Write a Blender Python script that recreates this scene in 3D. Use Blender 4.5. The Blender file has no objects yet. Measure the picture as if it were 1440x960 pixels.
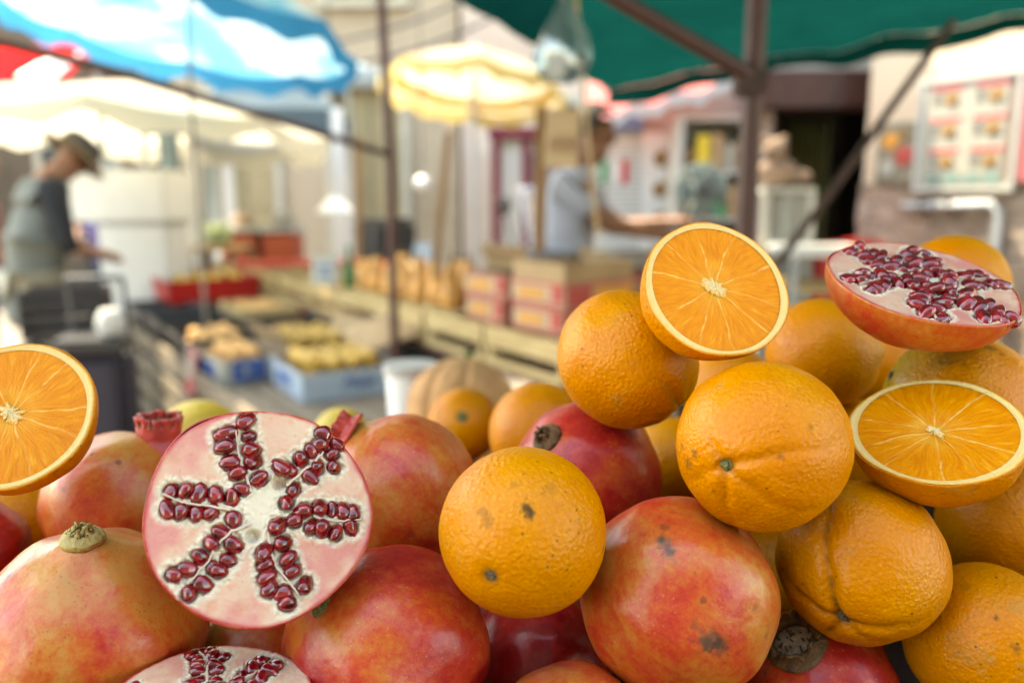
import bpy, bmesh, math, random
import numpy as np
from mathutils import Vector, Matrix, noise
R = math.radians
random.seed(7)
SC = bpy.context.scene
COL = SC.collection

# ------------------------------------------------------------------ camera
F = 1120.0                      # focal length in pixels of the 1440 px wide photograph
PITCH = R(10)
CAM = Vector((0, 0, 1.35))
RIGHT = Vector((1, 0, 0))
FWD = Vector((0, math.cos(PITCH), -math.sin(PITCH)))
UP = Vector((0, math.sin(PITCH), math.cos(PITCH)))


def ray(px, py):
    return FWD + RIGHT * ((px - 720) / F) + UP * ((480 - py) / F)


def at(px, py, Y):
    """the place at ground distance Y that is seen at photograph pixel px, py"""
    d = ray(px, py)
    return CAM + d * (Y / d.y)


def deep(px, py, d):
    return CAM + ray(px, py) * d


def cdir(a, b, c):
    """direction given as (right, up, towards the camera)"""
    return (RIGHT * a + UP * b - FWD * c).normalized()


def vdir(px, py, a, b, c):
    """direction as (right, up, towards the camera) for something seen at px, py"""
    t = -ray(px, py).normalized()
    r = UP.cross(t).normalized()
    return (r * a + t.cross(r) * b + t * c).normalized()


cam_data = bpy.data.cameras.new('camera')
cam = bpy.data.objects.new('camera', cam_data)
COL.objects.link(cam)
cam.location = CAM
cam.rotation_euler = (R(90) - PITCH, 0, 0)
cam_data.sensor_width = 36
cam_data.lens = 28
cam_data.clip_start = 0.02
cam_data.clip_end = 500
cam_data.dof.use_dof = True
cam_data.dof.focus_distance = 0.385
cam_data.dof.aperture_fstop = 3.9
SC.camera = cam

# ------------------------------------------------------------------ node helpers


class NT:
    def __init__(self, m):
        self.t = m.node_tree
        self.n = m.node_tree.nodes
        self.l = m.node_tree.links

    def new(self, kind, **kw):
        x = self.n.new(kind)
        for k, v in kw.items():
            setattr(x, k, v)
        return x

    def set(self, sock, v):
        if isinstance(v, bpy.types.NodeSocket):
            self.l.new(v, sock)
        else:
            if isinstance(v, (tuple, list)) and len(v) == 3 and sock.type == 'RGBA':
                v = (*v, 1)
            sock.default_value = v

    def math(self, op, a, b=0.0, clamp=False):
        x = self.new('ShaderNodeMath', operation=op)
        x.use_clamp = clamp
        self.set(x.inputs[0], a)
        self.set(x.inputs[1], b)
        return x.outputs[0]

    def noise(self, vec, scale, detail=3.0, rough=0.5, dist=0.0):
        x = self.new('ShaderNodeTexNoise')
        self.set(x.inputs['Vector'], vec)
        x.inputs['Scale'].default_value = scale
        x.inputs['Detail'].default_value = detail
        x.inputs['Roughness'].default_value = rough
        x.inputs['Distortion'].default_value = dist
        return x.outputs['Fac']

    def voronoi(self, vec, scale, feature='F1'):
        x = self.new('ShaderNodeTexVoronoi', feature=feature)
        self.set(x.inputs['Vector'], vec)
        x.inputs['Scale'].default_value = scale
        return x

    def ramp(self, fac, stops, interp='LINEAR'):
        x = self.new('ShaderNodeValToRGB')
        cr = x.color_ramp
        cr.interpolation = interp
        while len(cr.elements) < len(stops):
            cr.elements.new(0.5)
        for e, (p, c) in zip(cr.elements, stops):
            e.position = p
            e.color = (*c, 1) if len(c) == 3 else c
        self.set(x.inputs[0], fac)
        return x.outputs[0]

    def step(self, fac, lo, hi):
        x = self.new('ShaderNodeMapRange')
        x.interpolation_type = 'SMOOTHSTEP'
        self.set(x.inputs[0], fac)
        x.inputs[1].default_value = lo
        x.inputs[2].default_value = hi
        return x.outputs[0]

    def mix(self, fac, a, b, blend='MIX'):
        x = self.new('ShaderNodeMix', data_type='RGBA', blend_type=blend)
        self.set(x.inputs[0], fac)
        self.set(x.inputs[6], a)
        self.set(x.inputs[7], b)
        return x.outputs[2]

    def bump(self, h, dist, strength=1.0, normal=None):
        x = self.new('ShaderNodeBump')
        self.set(x.inputs['Height'], h)
        x.inputs['Distance'].default_value = dist
        x.inputs['Strength'].default_value = strength
        if normal is not None:
            self.l.new(normal, x.inputs['Normal'])
        return x.outputs[0]

    def vec(self, mult=(1, 1, 1), rand=True):
        """object coordinates, shifted by a random amount for each object"""
        tc = self.new('ShaderNodeTexCoord').outputs['Object']
        m = self.new('ShaderNodeMapping')
        m.inputs['Scale'].default_value = mult
        self.l.new(tc, m.inputs['Vector'])
        if not rand:
            return m.outputs[0]
        info = self.new('ShaderNodeObjectInfo').outputs['Random']
        a = self.new('ShaderNodeVectorMath', operation='ADD')
        self.l.new(m.outputs[0], a.inputs[0])
        c = self.new('ShaderNodeCombineXYZ')
        self.l.new(self.math('MULTIPLY', info, 37.0), c.inputs[0])
        self.l.new(self.math('MULTIPLY', info, 53.0), c.inputs[1])
        self.l.new(self.math('MULTIPLY', info, 71.0), c.inputs[2])
        self.l.new(c.outputs[0], a.inputs[1])
        return a.outputs[0]

    def prop(self, name):
        x = self.new('ShaderNodeAttribute', attribute_type='OBJECT')
        x.attribute_name = name
        return x.outputs['Fac']

    def attr(self, name, out='Fac'):
        x = self.new('ShaderNodeAttribute')
        x.attribute_name = name
        return x.outputs[out]


def newmat(name):
    m = bpy.data.materials.new(name)
    m.use_nodes = True
    nt = NT(m)
    b = nt.n['Principled BSDF']
    return m, nt, b


def plain(name, col, rough=0.6, var=0.25, scale=6.0, metal=0.0, bump=0.0, bscale=60.0, spec=0.5, stretch=(1, 1, 1), dirt=None):
    """everyday surface: a base colour that wanders a little, with optional grain"""
    m, nt, b = newmat(name)
    v = nt.vec(stretch)
    f = nt.noise(v, scale, 5, 0.6)
    lo = tuple(c * (1 - var) for c in col)
    hi = tuple(min(1, c * (1 + var)) for c in col)
    c = nt.ramp(f, [(0.3, lo), (0.7, hi)])
    if dirt:
        c = nt.mix(nt.math('MULTIPLY', nt.step(nt.noise(v, scale * 0.6, 6, 0.7), 0.5, 0.75), 0.7), c, dirt)
    nt.set(b.inputs['Base Color'], c)
    b.inputs['Roughness'].default_value = rough
    b.inputs['Metallic'].default_value = metal
    b.inputs['Specular IOR Level'].default_value = spec
    if bump:
        nt.set(b.inputs['Normal'], nt.bump(nt.noise(v, bscale, 4), bump))
    return m


def wood(name, col, dark, axis=0, scale=8.0):
    m, nt, b = newmat(name)
    s = [18.0, 18.0, 18.0]
    s[axis] = 1.2
    v = nt.vec(tuple(s))
    f = nt.noise(v, scale * 0.4, 6, 0.65, 0.4)
    c = nt.ramp(f, [(0.3, dark), (0.55, col), (0.8, tuple(min(1, x * 1.2) for x in col))])
    nt.set(b.inputs['Base Color'], c)
    b.inputs['Roughness'].default_value = 0.7
    nt.set(b.inputs['Normal'], nt.bump(f, 0.004))
    return m


def cloth(name, col, trans=0.5, var=0.12, tcol=None, node=None):
    """awning cloth: light comes through it"""
    m, nt, b = newmat(name)
    nt.n.remove(b)
    v = nt.vec()
    f = nt.noise(v, 3.0, 5, 0.6)
    c = nt.ramp(f, [(0.3, tuple(x * (1 - var) for x in col)), (0.7, tuple(min(1, x * (1 + var)) for x in col))])
    if node:
        c = node(nt, c)
    d = nt.new('ShaderNodeBsdfDiffuse')
    t = nt.new('ShaderNodeBsdfTranslucent')
    nt.set(d.inputs['Color'], c)
    nt.set(t.inputs['Color'], c if tcol is None else tcol)
    mx = nt.new('ShaderNodeMixShader')
    mx.inputs[0].default_value = trans
    nt.l.new(d.outputs[0], mx.inputs[1])
    nt.l.new(t.outputs[0], mx.inputs[2])
    nt.l.new(mx.outputs[0], nt.n['Material Output'].inputs['Surface'])
    return m


# ------------------------------------------------------------------ mesh helpers


class MB:
    """collects shapes that end up in ONE mesh object"""

    def __init__(self):
        self.v = []
        self.f = []

    def add(self, verts, faces):
        o = len(self.v)
        self.v += [Vector(p) for p in verts]
        self.f += [tuple(i + o for i in f) for f in faces]
        return self

    def box(self, c, s, rot=None, bev=0.0):
        x, y, z = s[0] / 2, s[1] / 2, s[2] / 2
        if bev <= 0:
            P = [(-x, -y, -z), (x, -y, -z), (x, y, -z), (-x, y, -z), (-x, -y, z), (x, -y, z), (x, y, z), (-x, y, z)]
            Q = [(0, 3, 2, 1), (4, 5, 6, 7), (0, 1, 5, 4), (1, 2, 6, 5), (2, 3, 7, 6), (3, 0, 4, 7)]
        else:
            bm = bmesh.new()
            bmesh.ops.create_cube(bm, size=1, matrix=Matrix.Diagonal((*s, 1)))
            bmesh.ops.bevel(bm, geom=bm.edges[:], offset=min(bev, x * .9, y * .9, z * .9), segments=2, affect='EDGES')
            bm.verts.index_update()
            P = [v.co.copy() for v in bm.verts]
            Q = [tuple(v.index for v in f.verts) for f in bm.faces]
            bm.free()
        M = rot if rot is not None else Matrix.Identity(3)
        c = Vector(c)
        return self.add([M @ Vector(p) + c for p in P], Q)

    def tube(self, pts, rad, n=10, cap=True):
        pts = [Vector(p) for p in pts]
        rads = rad if isinstance(rad, (list, tuple)) else [rad] * len(pts)
        V = []
        up = Vector((0, 0, 1))
        prev = None
        for i, p in enumerate(pts):
            t = (pts[min(i + 1, len(pts) - 1)] - pts[max(i - 1, 0)]).normalized()
            if prev is None:
                a = t.cross(up if abs(t.z) < 0.9 else Vector((1, 0, 0))).normalized()
            else:
                a = (prev - t * prev.dot(t)).normalized()
            prev = a
            b = t.cross(a)
            for k in range(n):
                th = 2 * math.pi * k / n
                V.append(p + (a * math.cos(th) + b * math.sin(th)) * rads[i])
        Fs = []
        for i in range(len(pts) - 1):
            for k in range(n):
                Fs.append((i * n + k, i * n + (k + 1) % n, (i + 1) * n + (k + 1) % n, (i + 1) * n + k))
        if cap:
            Fs.append(tuple(range(n))[::-1])
            Fs.append(tuple((len(pts) - 1) * n + k for k in range(n)))
        return self.add(V, Fs)

    def lathe(self, prof, n=32, M=None, wob=None):
        """prof: (radius, z) list turned about z"""
        V = []
        for (r, z) in prof:
            for k in range(n):
                th = 2 * math.pi * k / n
                rr = r * (wob(th, z) if wob else 1)
                V.append(Vector((rr * math.cos(th), rr * math.sin(th), z)))
        Fs = []
        for i in range(len(prof) - 1):
            for k in range(n):
                Fs.append((i * n + k, i * n + (k + 1) % n, (i + 1) * n + (k + 1) % n, (i + 1) * n + k))
        if prof[0][0] > 1e-6:
            Fs.append(tuple(range(n))[::-1])
        if prof[-1][0] > 1e-6:
            Fs.append(tuple((len(prof) - 1) * n + k for k in range(n)))
        if M is not None:
            V = [M @ p for p in V]
        return self.add(V, Fs)

    def grid(self, fn, nu, nv):
        V = [fn(i / nu, j / nv) for i in range(nu + 1) for j in range(nv + 1)]
        w = nv + 1
        Fs = [(i * w + j, (i + 1) * w + j, (i + 1) * w + j + 1, i * w + j + 1) for i in range(nu) for j in range(nv)]
        return self.add(V, Fs)

    def ball(self, c, r, n=12, sc=(1, 1, 1)):
        prof = [(max(1e-7, math.sin(math.pi * i / n)) * r, -math.cos(math.pi * i / n) * r) for i in range(n + 1)]
        M = Matrix.Translation(Vector(c)) @ Matrix.Diagonal((*sc, 1))
        return self.lathe(prof, 2 * n, M)

    def build(self, name, m, parent=None, loc=None, smooth=True, thick=0.0, angle=35):
        me = bpy.data.meshes.new(name)
        me.from_pydata([tuple(p) for p in self.v], [], self.f)
        me.materials.append(m)
        if smooth:
            me.polygons.foreach_set('use_smooth', [True] * len(me.polygons))
            try:
                me.set_sharp_from_angle(angle=R(angle))
            except Exception:
                pass
        me.update()
        o = bpy.data.objects.new(name, me)
        COL.objects.link(o)
        if parent is not None:
            o.parent = parent
        if loc is not None:
            o.location = loc
        if thick:
            sm = o.modifiers.new('thickness', 'SOLIDIFY')
            sm.thickness = thick
        return o


def npmesh(name, V, Fq, m, parent=None, attrs=None, color=None):
    me = bpy.data.meshes.new(name)
    me.from_pydata(V.tolist() if hasattr(V, 'tolist') else V, [], Fq)
    me.materials.append(m)
    me.polygons.foreach_set('use_smooth', [True] * len(me.polygons))
    for k, a in (attrs or {}).items():
        t = me.attributes.new(k, 'FLOAT', 'POINT')
        t.data.foreach_set('value', np.asarray(a, dtype=np.float32))
    if color is not None:
        t = me.attributes.new('tone', 'FLOAT_COLOR', 'POINT')
        c = np.ones((len(V), 4), dtype=np.float32)
        c[:, :3] = color
        t.data.foreach_set('color', c.ravel())
    me.update()
    o = bpy.data.objects.new(name, me)
    COL.objects.link(o)
    if parent is not None:
        o.parent = parent
    return o


def tag(o, label, cat, group=None):
    o['label'] = label
    o['category'] = cat
    if group:
        o['group'] = group
    return o


def kind(o, k):
    o['kind'] = k
    return o


def empty(name, loc, rot=None):
    o = bpy.data.objects.new(name, None)
    o.empty_display_size = 0.05
    COL.objects.link(o)
    M = Matrix.Translation(Vector(loc))
    if rot is not None:
        M = M @ rot.to_4x4()
    o.matrix_world = M
    return o


def copy_tree(o, parent=None):
    c = o.copy()
    COL.objects.link(c)
    if parent is not None:
        c.parent = parent
    for ch in list(o.children):
        copy_tree(ch, c)
    return c


def frame(z, spin=0.0):
    """3x3 rotation whose local Z is z"""
    z = Vector(z).normalized()
    x = Vector((0, 0, 1)).cross(z)
    if x.length < 0.1:
        x = Vector((1, 0, 0))
    x.normalize()
    y = z.cross(x)
    M = Matrix((x, y, z)).transposed()
    return M @ Matrix.Rotation(spin, 3, 'Z')


def nz(p, s, seed=0.0):
    return noise.noise(Vector((p[0] * s + seed, p[1] * s + seed * 1.7, p[2] * s - seed)))


# ------------------------------------------------------------------ fruit materials
def orange_skin():
    m, nt, b = newmat('orange_peel')
    v = nt.vec()
    big = nt.noise(v, 22, 4, 0.6)
    c = nt.ramp(big, [(0.25, (0.74, 0.20, 0.003)), (0.5, (0.86, 0.265, 0.004)), (0.75, (0.90, 0.34, 0.008))])
    yel = nt.step(nt.noise(v, 9, 3), 0.52, 0.75)
    c = nt.mix(nt.math('MULTIPLY', yel, 0.5), c, (0.88, 0.40, 0.012))
    # fine mottling and lighter oil glands
    gl = nt.voronoi(v, 520).outputs['Distance']
    c = nt.mix(nt.math('MULTIPLY', nt.step(gl, 0.15, 0.5), 0.4), c, (0.64, 0.17, 0.003))
    # dull grey scuffs
    sc = nt.math('MULTIPLY', nt.step(nt.noise(v, 48, 9, 0.78), 0.53, 0.64), nt.step(nt.noise(v, 16, 2), 0.47, 0.60))
    c = nt.mix(nt.math('MULTIPLY', sc, 0.6), c, (0.46, 0.24, 0.10))
    gr = nt.math('MULTIPLY', nt.step(nt.noise(v, 330, 6, 0.8), 0.56, 0.68), nt.step(nt.noise(v, 26, 4), 0.50, 0.64))
    c = nt.mix(nt.math('MULTIPLY', gr, 0.65), c, (0.16, 0.07, 0.012))
    # brown specks
    vo = nt.voronoi(v, 190).outputs['Distance']
    pr = nt.math('MULTIPLY', nt.step(vo, 0.17, 0.07), nt.step(nt.noise(v, 34, 3), 0.52, 0.6))
    c = nt.mix(nt.math('MULTIPLY', pr, 0.8), c, (0.11, 0.045, 0.012))
    d = nt.attr('dirt')
    dn = nt.math('MULTIPLY', d, nt.math('ADD', nt.noise(v, 160, 5, 0.7), 0.5), True)
    c = nt.mix(dn, c, (0.06, 0.032, 0.012))
    tn = nt.prop('green')
    c = nt.mix(nt.math('MULTIPLY', nt.math('MULTIPLY', nt.attr('tip'), tn), 0.8, True), c, (0.2, 0.17, 0.02))
    c = nt.mix(1.0, c, (0.89, 0.93, 0.45), 'MULTIPLY')
    nt.set(b.inputs['Base Color'], c)
    nt.set(b.inputs['Roughness'], nt.math('ADD', nt.math('MULTIPLY', sc, 0.25), nt.math('ADD', 0.36, nt.math('MULTIPLY', dn, 0.3))))
    b.inputs['Specular IOR Level'].default_value = 0.27
    b.inputs['Subsurface Weight'].default_value = 0.12
    b.inputs['Subsurface Radius'].default_value = (1.0, 0.45, 0.12)
    b.inputs['Subsurface Scale'].default_value = 0.003
    po = nt.math('ADD', nt.noise(v, 420, 2, 0.5), nt.math('MULTIPLY', nt.voronoi(v, 480).outputs['Distance'], 0.5))
    po = nt.math('MULTIPLY', po, nt.math('ADD', 0.35, nt.math('MULTIPLY', nt.noise(v, 24, 3), 1.3)))
    n1 = nt.bump(po, 0.0011, 0.6)
    n2 = nt.bump(nt.noise(v, 80, 2, 0.5), 0.002, 0.12, n1)
    nt.set(b.inputs['Normal'], n1)
    return m


def pom_skin():
    m, nt, b = newmat('pomegranate_rind')
    tc = nt.vec((1, 1, 0.33))
    v = nt.vec()
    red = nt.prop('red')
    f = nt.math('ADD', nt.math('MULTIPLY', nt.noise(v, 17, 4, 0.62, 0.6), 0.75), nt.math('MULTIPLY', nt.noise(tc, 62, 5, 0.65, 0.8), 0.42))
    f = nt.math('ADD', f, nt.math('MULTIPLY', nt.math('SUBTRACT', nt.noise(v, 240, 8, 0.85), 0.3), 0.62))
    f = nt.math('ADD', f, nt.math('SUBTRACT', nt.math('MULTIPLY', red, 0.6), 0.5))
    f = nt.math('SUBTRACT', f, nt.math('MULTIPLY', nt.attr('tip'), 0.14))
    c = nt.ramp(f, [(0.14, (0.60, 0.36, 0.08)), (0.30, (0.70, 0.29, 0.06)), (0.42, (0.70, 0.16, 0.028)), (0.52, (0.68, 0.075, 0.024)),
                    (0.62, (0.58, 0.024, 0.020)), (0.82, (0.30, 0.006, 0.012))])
    sp = nt.math('MULTIPLY', nt.step(nt.voronoi(v, 420).outputs['Distance'], 0.30, 0.1), nt.step(nt.noise(v, 45, 3), 0.42, 0.6))
    c = nt.mix(nt.math('MULTIPLY', sp, 0.45), c, (0.22, 0.05, 0.02))
    pale = nt.math('MULTIPLY', nt.step(nt.voronoi(nt.vec(), 300).outputs['Distance'], 0.2, 0.05), 0.5)
    c = nt.mix(nt.math('MULTIPLY', pale, nt.step(nt.noise(v, 30, 2), 0.45, 0.6)), c, (0.75, 0.42, 0.2))
    vo = nt.voronoi(v, 75).outputs['Distance']
    bl = nt.math('MULTIPLY', nt.step(nt.math('ADD', vo, nt.math('MULTIPLY', nt.noise(v, 200, 3), 0.2)), 0.27, 0.19), nt.step(nt.noise(v, 19, 2), 0.54, 0.6))
    c = nt.mix(nt.math('MULTIPLY', bl, 0.75), c, (0.13, 0.05, 0.025))
    d = nt.math('MULTIPLY', nt.attr('dirt'), nt.math('ADD', nt.noise(v, 170, 5, 0.7), 0.5), True)
    c = nt.mix(d, c, (0.10, 0.05, 0.03))
    c = nt.mix(1.0, c, (0.86, 0.80, 0.7), 'MULTIPLY')
    nt.set(b.inputs['Base Color'], c)
    nt.set(b.inputs['Roughness'], nt.math('ADD', 0.22, nt.math('MULTIPLY', nt.noise(v, 60, 4), 0.2)))
    b.inputs['Specular IOR Level'].default_value = 0.5
    n1 = nt.bump(nt.noise(v, 260, 3, 0.6), 0.0006, 0.4)
    n2 = nt.bump(nt.noise(v, 40, 3, 0.5), 0.003, 0.35, n1)
    nt.set(b.inputs['Normal'], n2)
    return m


def pulp_mat(name, sss, rough, bumpd=0.0004, bs=600.0, spec=0.5, coat=0.0):
    m, nt, b = newmat(name)
    c = nt.mix(1.0, nt.attr('tone', 'Color'), (0.93, 0.90, 0.86), 'MULTIPLY')
    nt.set(b.inputs['Base Color'], c)
    b.inputs['Roughness'].default_value = rough
    b.inputs['Specular IOR Level'].default_value = spec
    b.inputs['Subsurface Weight'].default_value = sss
    b.inputs['Subsurface Radius'].default_value = (1.0, 0.5, 0.2)
    b.inputs['Subsurface Scale'].default_value = 0.004
    b.inputs['Coat Weight'].default_value = coat
    b.inputs['Coat Roughness'].default_value = 0.12
    nt.set(b.inputs['Normal'], nt.bump(nt.noise(nt.vec(), bs, 4, 0.6), bumpd, 0.6))
    return m


def aril_mat():
    m, nt, b = newmat('aril_flesh')
    f = nt.noise(nt.vec((1, .6, 1)), 1.1, 3)
    c = nt.ramp(f, [(0.3, (0.07, 0.001, 0.003)), (0.52, (0.30, 0.003, 0.008)), (0.75, (0.66, 0.025, 0.028))])
    nt.set(b.inputs['Base Color'], c)
    b.inputs['Roughness'].default_value = 0.10
    b.inputs['Specular IOR Level'].default_value = 0.6
    b.inputs['Transmission Weight'].default_value = 0.25
    b.inputs['Coat Weight'].default_value = 0.8
    b.inputs['Coat Roughness'].default_value = 0.04
    return m


M_ORANGE = orange_skin()
M_POM = pom_skin()
M_PULP = pulp_mat('orange_pulp', 0.25, 0.40, 0.0007, 700, 0.20, 0.0)
M_PITH = pulp_mat('orange_pith', 0.2, 0.6, 0.0006, 700, 0.3)
M_FLESH = pulp_mat('pomegranate_flesh', 0.25, 0.45, 0.0007, 500, 0.4)
M_ARIL = aril_mat()
M_MEMB = plain('pomegranate_membrane', (0.74, 0.55, 0.40), 0.45, 0.12, 150)
M_STEM = plain('dry_stem', (0.13, 0.085, 0.035), 0.85, 0.5, 300, bump=0.002, bscale=500)
M_STEMG = plain('green_stem', (0.16, 0.15, 0.04), 0.75, 0.5, 260, bump=0.002, bscale=500)
M_DRY = plain('dry_calyx', (0.17, 0.09, 0.035), 0.85, 0.55, 170, bump=0.003, bscale=300)
M_CALRED = plain('red_calyx', (0.56, 0.055, 0.035), 0.35, 0.3, 90, bump=0.001, bscale=300)
M_CALYEL = plain('yellow_calyx', (0.42, 0.30, 0.08), 0.5, 0.3, 120, bump=0.002, bscale=300)
M_CREAM = plain('calyx_inside', (0.62, 0.5, 0.3), 0.7, 0.3, 220, bump=0.002, bscale=400, dirt=(0.08, 0.05, 0.03))

DEPTH = {'HP1': 0.36, 'HP2': 0.4307, 'HP3': 0.3437, 'H1': 0.404, 'H2': 0.4002, 'H3': 0.4, 'P1': 0.5, 'P2': 0.4, 'P3': 0.48, 'P4': 0.4093,
         'P5': 0.5, 'P6': 0.3998, 'P7': 0.44, 'P8': 0.47, 'P9': 0.38, 'P10': 0.4747, 'P11': 0.46, 'O1': 0.46, 'O2': 0.3847, 'O3': 0.37,
         'O4': 0.5483, 'O5': 0.41, 'O6': 0.4161, 'O7': 0.8, 'O8': 0.62, 'O9': 0.62, 'O10': 0.4656, 'O11': 0.4813, 'O12': 0.58, 'O13': 0.64,
         'O14': 0.53, 'O15': 0.5556, 'O16': 0.5427, 'O17': 0.5483, 'O18': 0.615, 'L1': 0.75, 'L2': 0.85}

ORANGES = 'oranges heaped on the fruit stand'
POMS = 'pomegranates heaped on the fruit stand'


def round_fruit(name, mat, key, px, py, rpx, axis, label, cat, group, seed, squash=1.0, lump=0.02, creases=(), crease_amp=0.05,
                dimple=0.05, spots=(), lobes=0.0, nth=90, nph=150, tip_w=0.35, neck=0.0, dirty=0.6, taper=0.0):
    """a whole fruit whose stem (or crown) end looks along AXIS, spots = (photo x, photo y, size px, strength)"""
    d = DEPTH[key]
    r = rpx / F * d
    c = deep(px, py, d)
    Rm = frame(vdir(px, py, *axis), seed * 1.3)
    th = np.linspace(0, math.pi, nth)
    ph = np.linspace(0, 2 * math.pi, nph, endpoint=False)
    V = np.zeros((nth * nph, 3))
    dirt = np.zeros(nth * nph)
    tip = np.zeros(nth * nph)
    sp = []
    for (sx, sy, ss, st) in spots:
        a, b = (sx - px) / rpx, -(sy - py) / rpx
        w = max(0.02, 1 - a * a - b * b)
        sp.append((vdir(px, py, a, b, math.sqrt(w)), ss / rpx, st))
    cs = []
    for cr in creases:
        if len(cr) == 4:                      # aimed at a place in the photograph
            a, b = (cr[0] - px) / rpx, -(cr[1] - py) / rpx
            q = Rm.transposed() @ vdir(px, py, a, b, math.sqrt(max(0.02, 1 - a * a - b * b)))
            cs.append((math.atan2(q.y, q.x), cr[2], cr[3]))
        else:
            cs.append(cr)
    creases = cs
    k = 0
    for t in th:
        s, co = math.sin(t), math.cos(t)
        for p in ph:
            u = Vector((s * math.cos(p), s * math.sin(p), co))
            q = 1 + lump * (nz(u, 1.3, seed) + 0.5 * nz(u, 2.9, seed + 5)) + lump * 0.12 * nz(u, 7, seed + 9)
            q *= 1 + lobes * math.cos(6 * p + seed) * s * s
            q *= 1 - taper * co
            if dimple:
                q -= dimple * math.exp(-(t / 0.13) ** 2)
            if neck:
                q += neck * math.exp(-(t / 0.22) ** 2)
            cr = 0.0
            for (pa, amp, ln) in creases:
                dp = (p - pa - 0.15 * nz(u, 3, seed + 2) + math.pi) % (2 * math.pi) - math.pi
                x = dp * s / (0.055 + 0.03 * t)
                if t < math.pi * 0.8:
                    g = amp * math.exp(-x * x) * math.exp(-(t / ln) ** 2)
                    g2 = amp * 0.45 * math.exp(-(abs(x) / 2.4 - 1) ** 2 * 2) * math.exp(-(t / ln) ** 2)
                    q -= crease_amp * g - crease_amp * g2 * 0.6
                    cr += amp * math.exp(-(x * 2.0) ** 2) * math.exp(-(t / ln) ** 2)
            dd = dirty * min(1, cr) * (0.55 + 0.9 * nz(u, 5, seed + 4)) + (0.75 * math.exp(-(t / 0.1) ** 2) if dimple else 0)
            if sp:
                w = Rm @ u
                for (sd, ss, st) in sp:
                    e = (w - sd).length / ss * (1 + 0.55 * nz(u, 16, seed) + 0.5 * nz(u, 34, seed + 1))
                    if e < 3:
                        dd += st * math.exp(-e ** 4)
                        q -= 0.012 * ss * 4 * st * math.exp(-e * e)
            V[k] = (u.x * r * q, u.y * r * q, u.z * r * q * squash)
            dirt[k] = max(0, min(1, dd))
            tip[k] = math.exp(-(t / tip_w) ** 2)
            k += 1
    Fq = [(i * nph + j, (i + 1) * nph + j, (i + 1) * nph + (j + 1) % nph, i * nph + (j + 1) % nph) for i in range(nth - 1) for j in range(nph)]
    o = npmesh(name, V, Fq, mat, None, {'dirt': dirt, 'tip': tip})
    o.matrix_world = Matrix.Translation(c) @ Rm.to_4x4()
    tag(o, label, cat, group)
    top = r * squash * (1 + (neck if neck else 0) - (dimple if dimple else 0)) * (1 - taper)
    return o, r, top


def stem_button(o, r, top, rad=0.10, mat=None, h=0.05):
    """star shaped dry calyx sitting in the dimple of an orange"""
    rr = r * rad
    m = MB()
    m.lathe([(rr * 1.15, -rr * .5), (rr * 1.1, 0.0), (rr * .75, rr * .32), (rr * .45, rr * .28), (rr * .4, rr * (.3 + h * 6)), (1e-6, rr * (.3 + h * 6))], 20, None,
            lambda t, z: 1 + 0.22 * math.cos(5 * t) * (1 if z < rr * .2 else 0.2) + 0.1 * math.sin(9 * t))
    b = m.build('stem_button', mat or M_STEMG, o)
    b.location = (0, 0, top - rr * 0.05)
    return b


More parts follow.
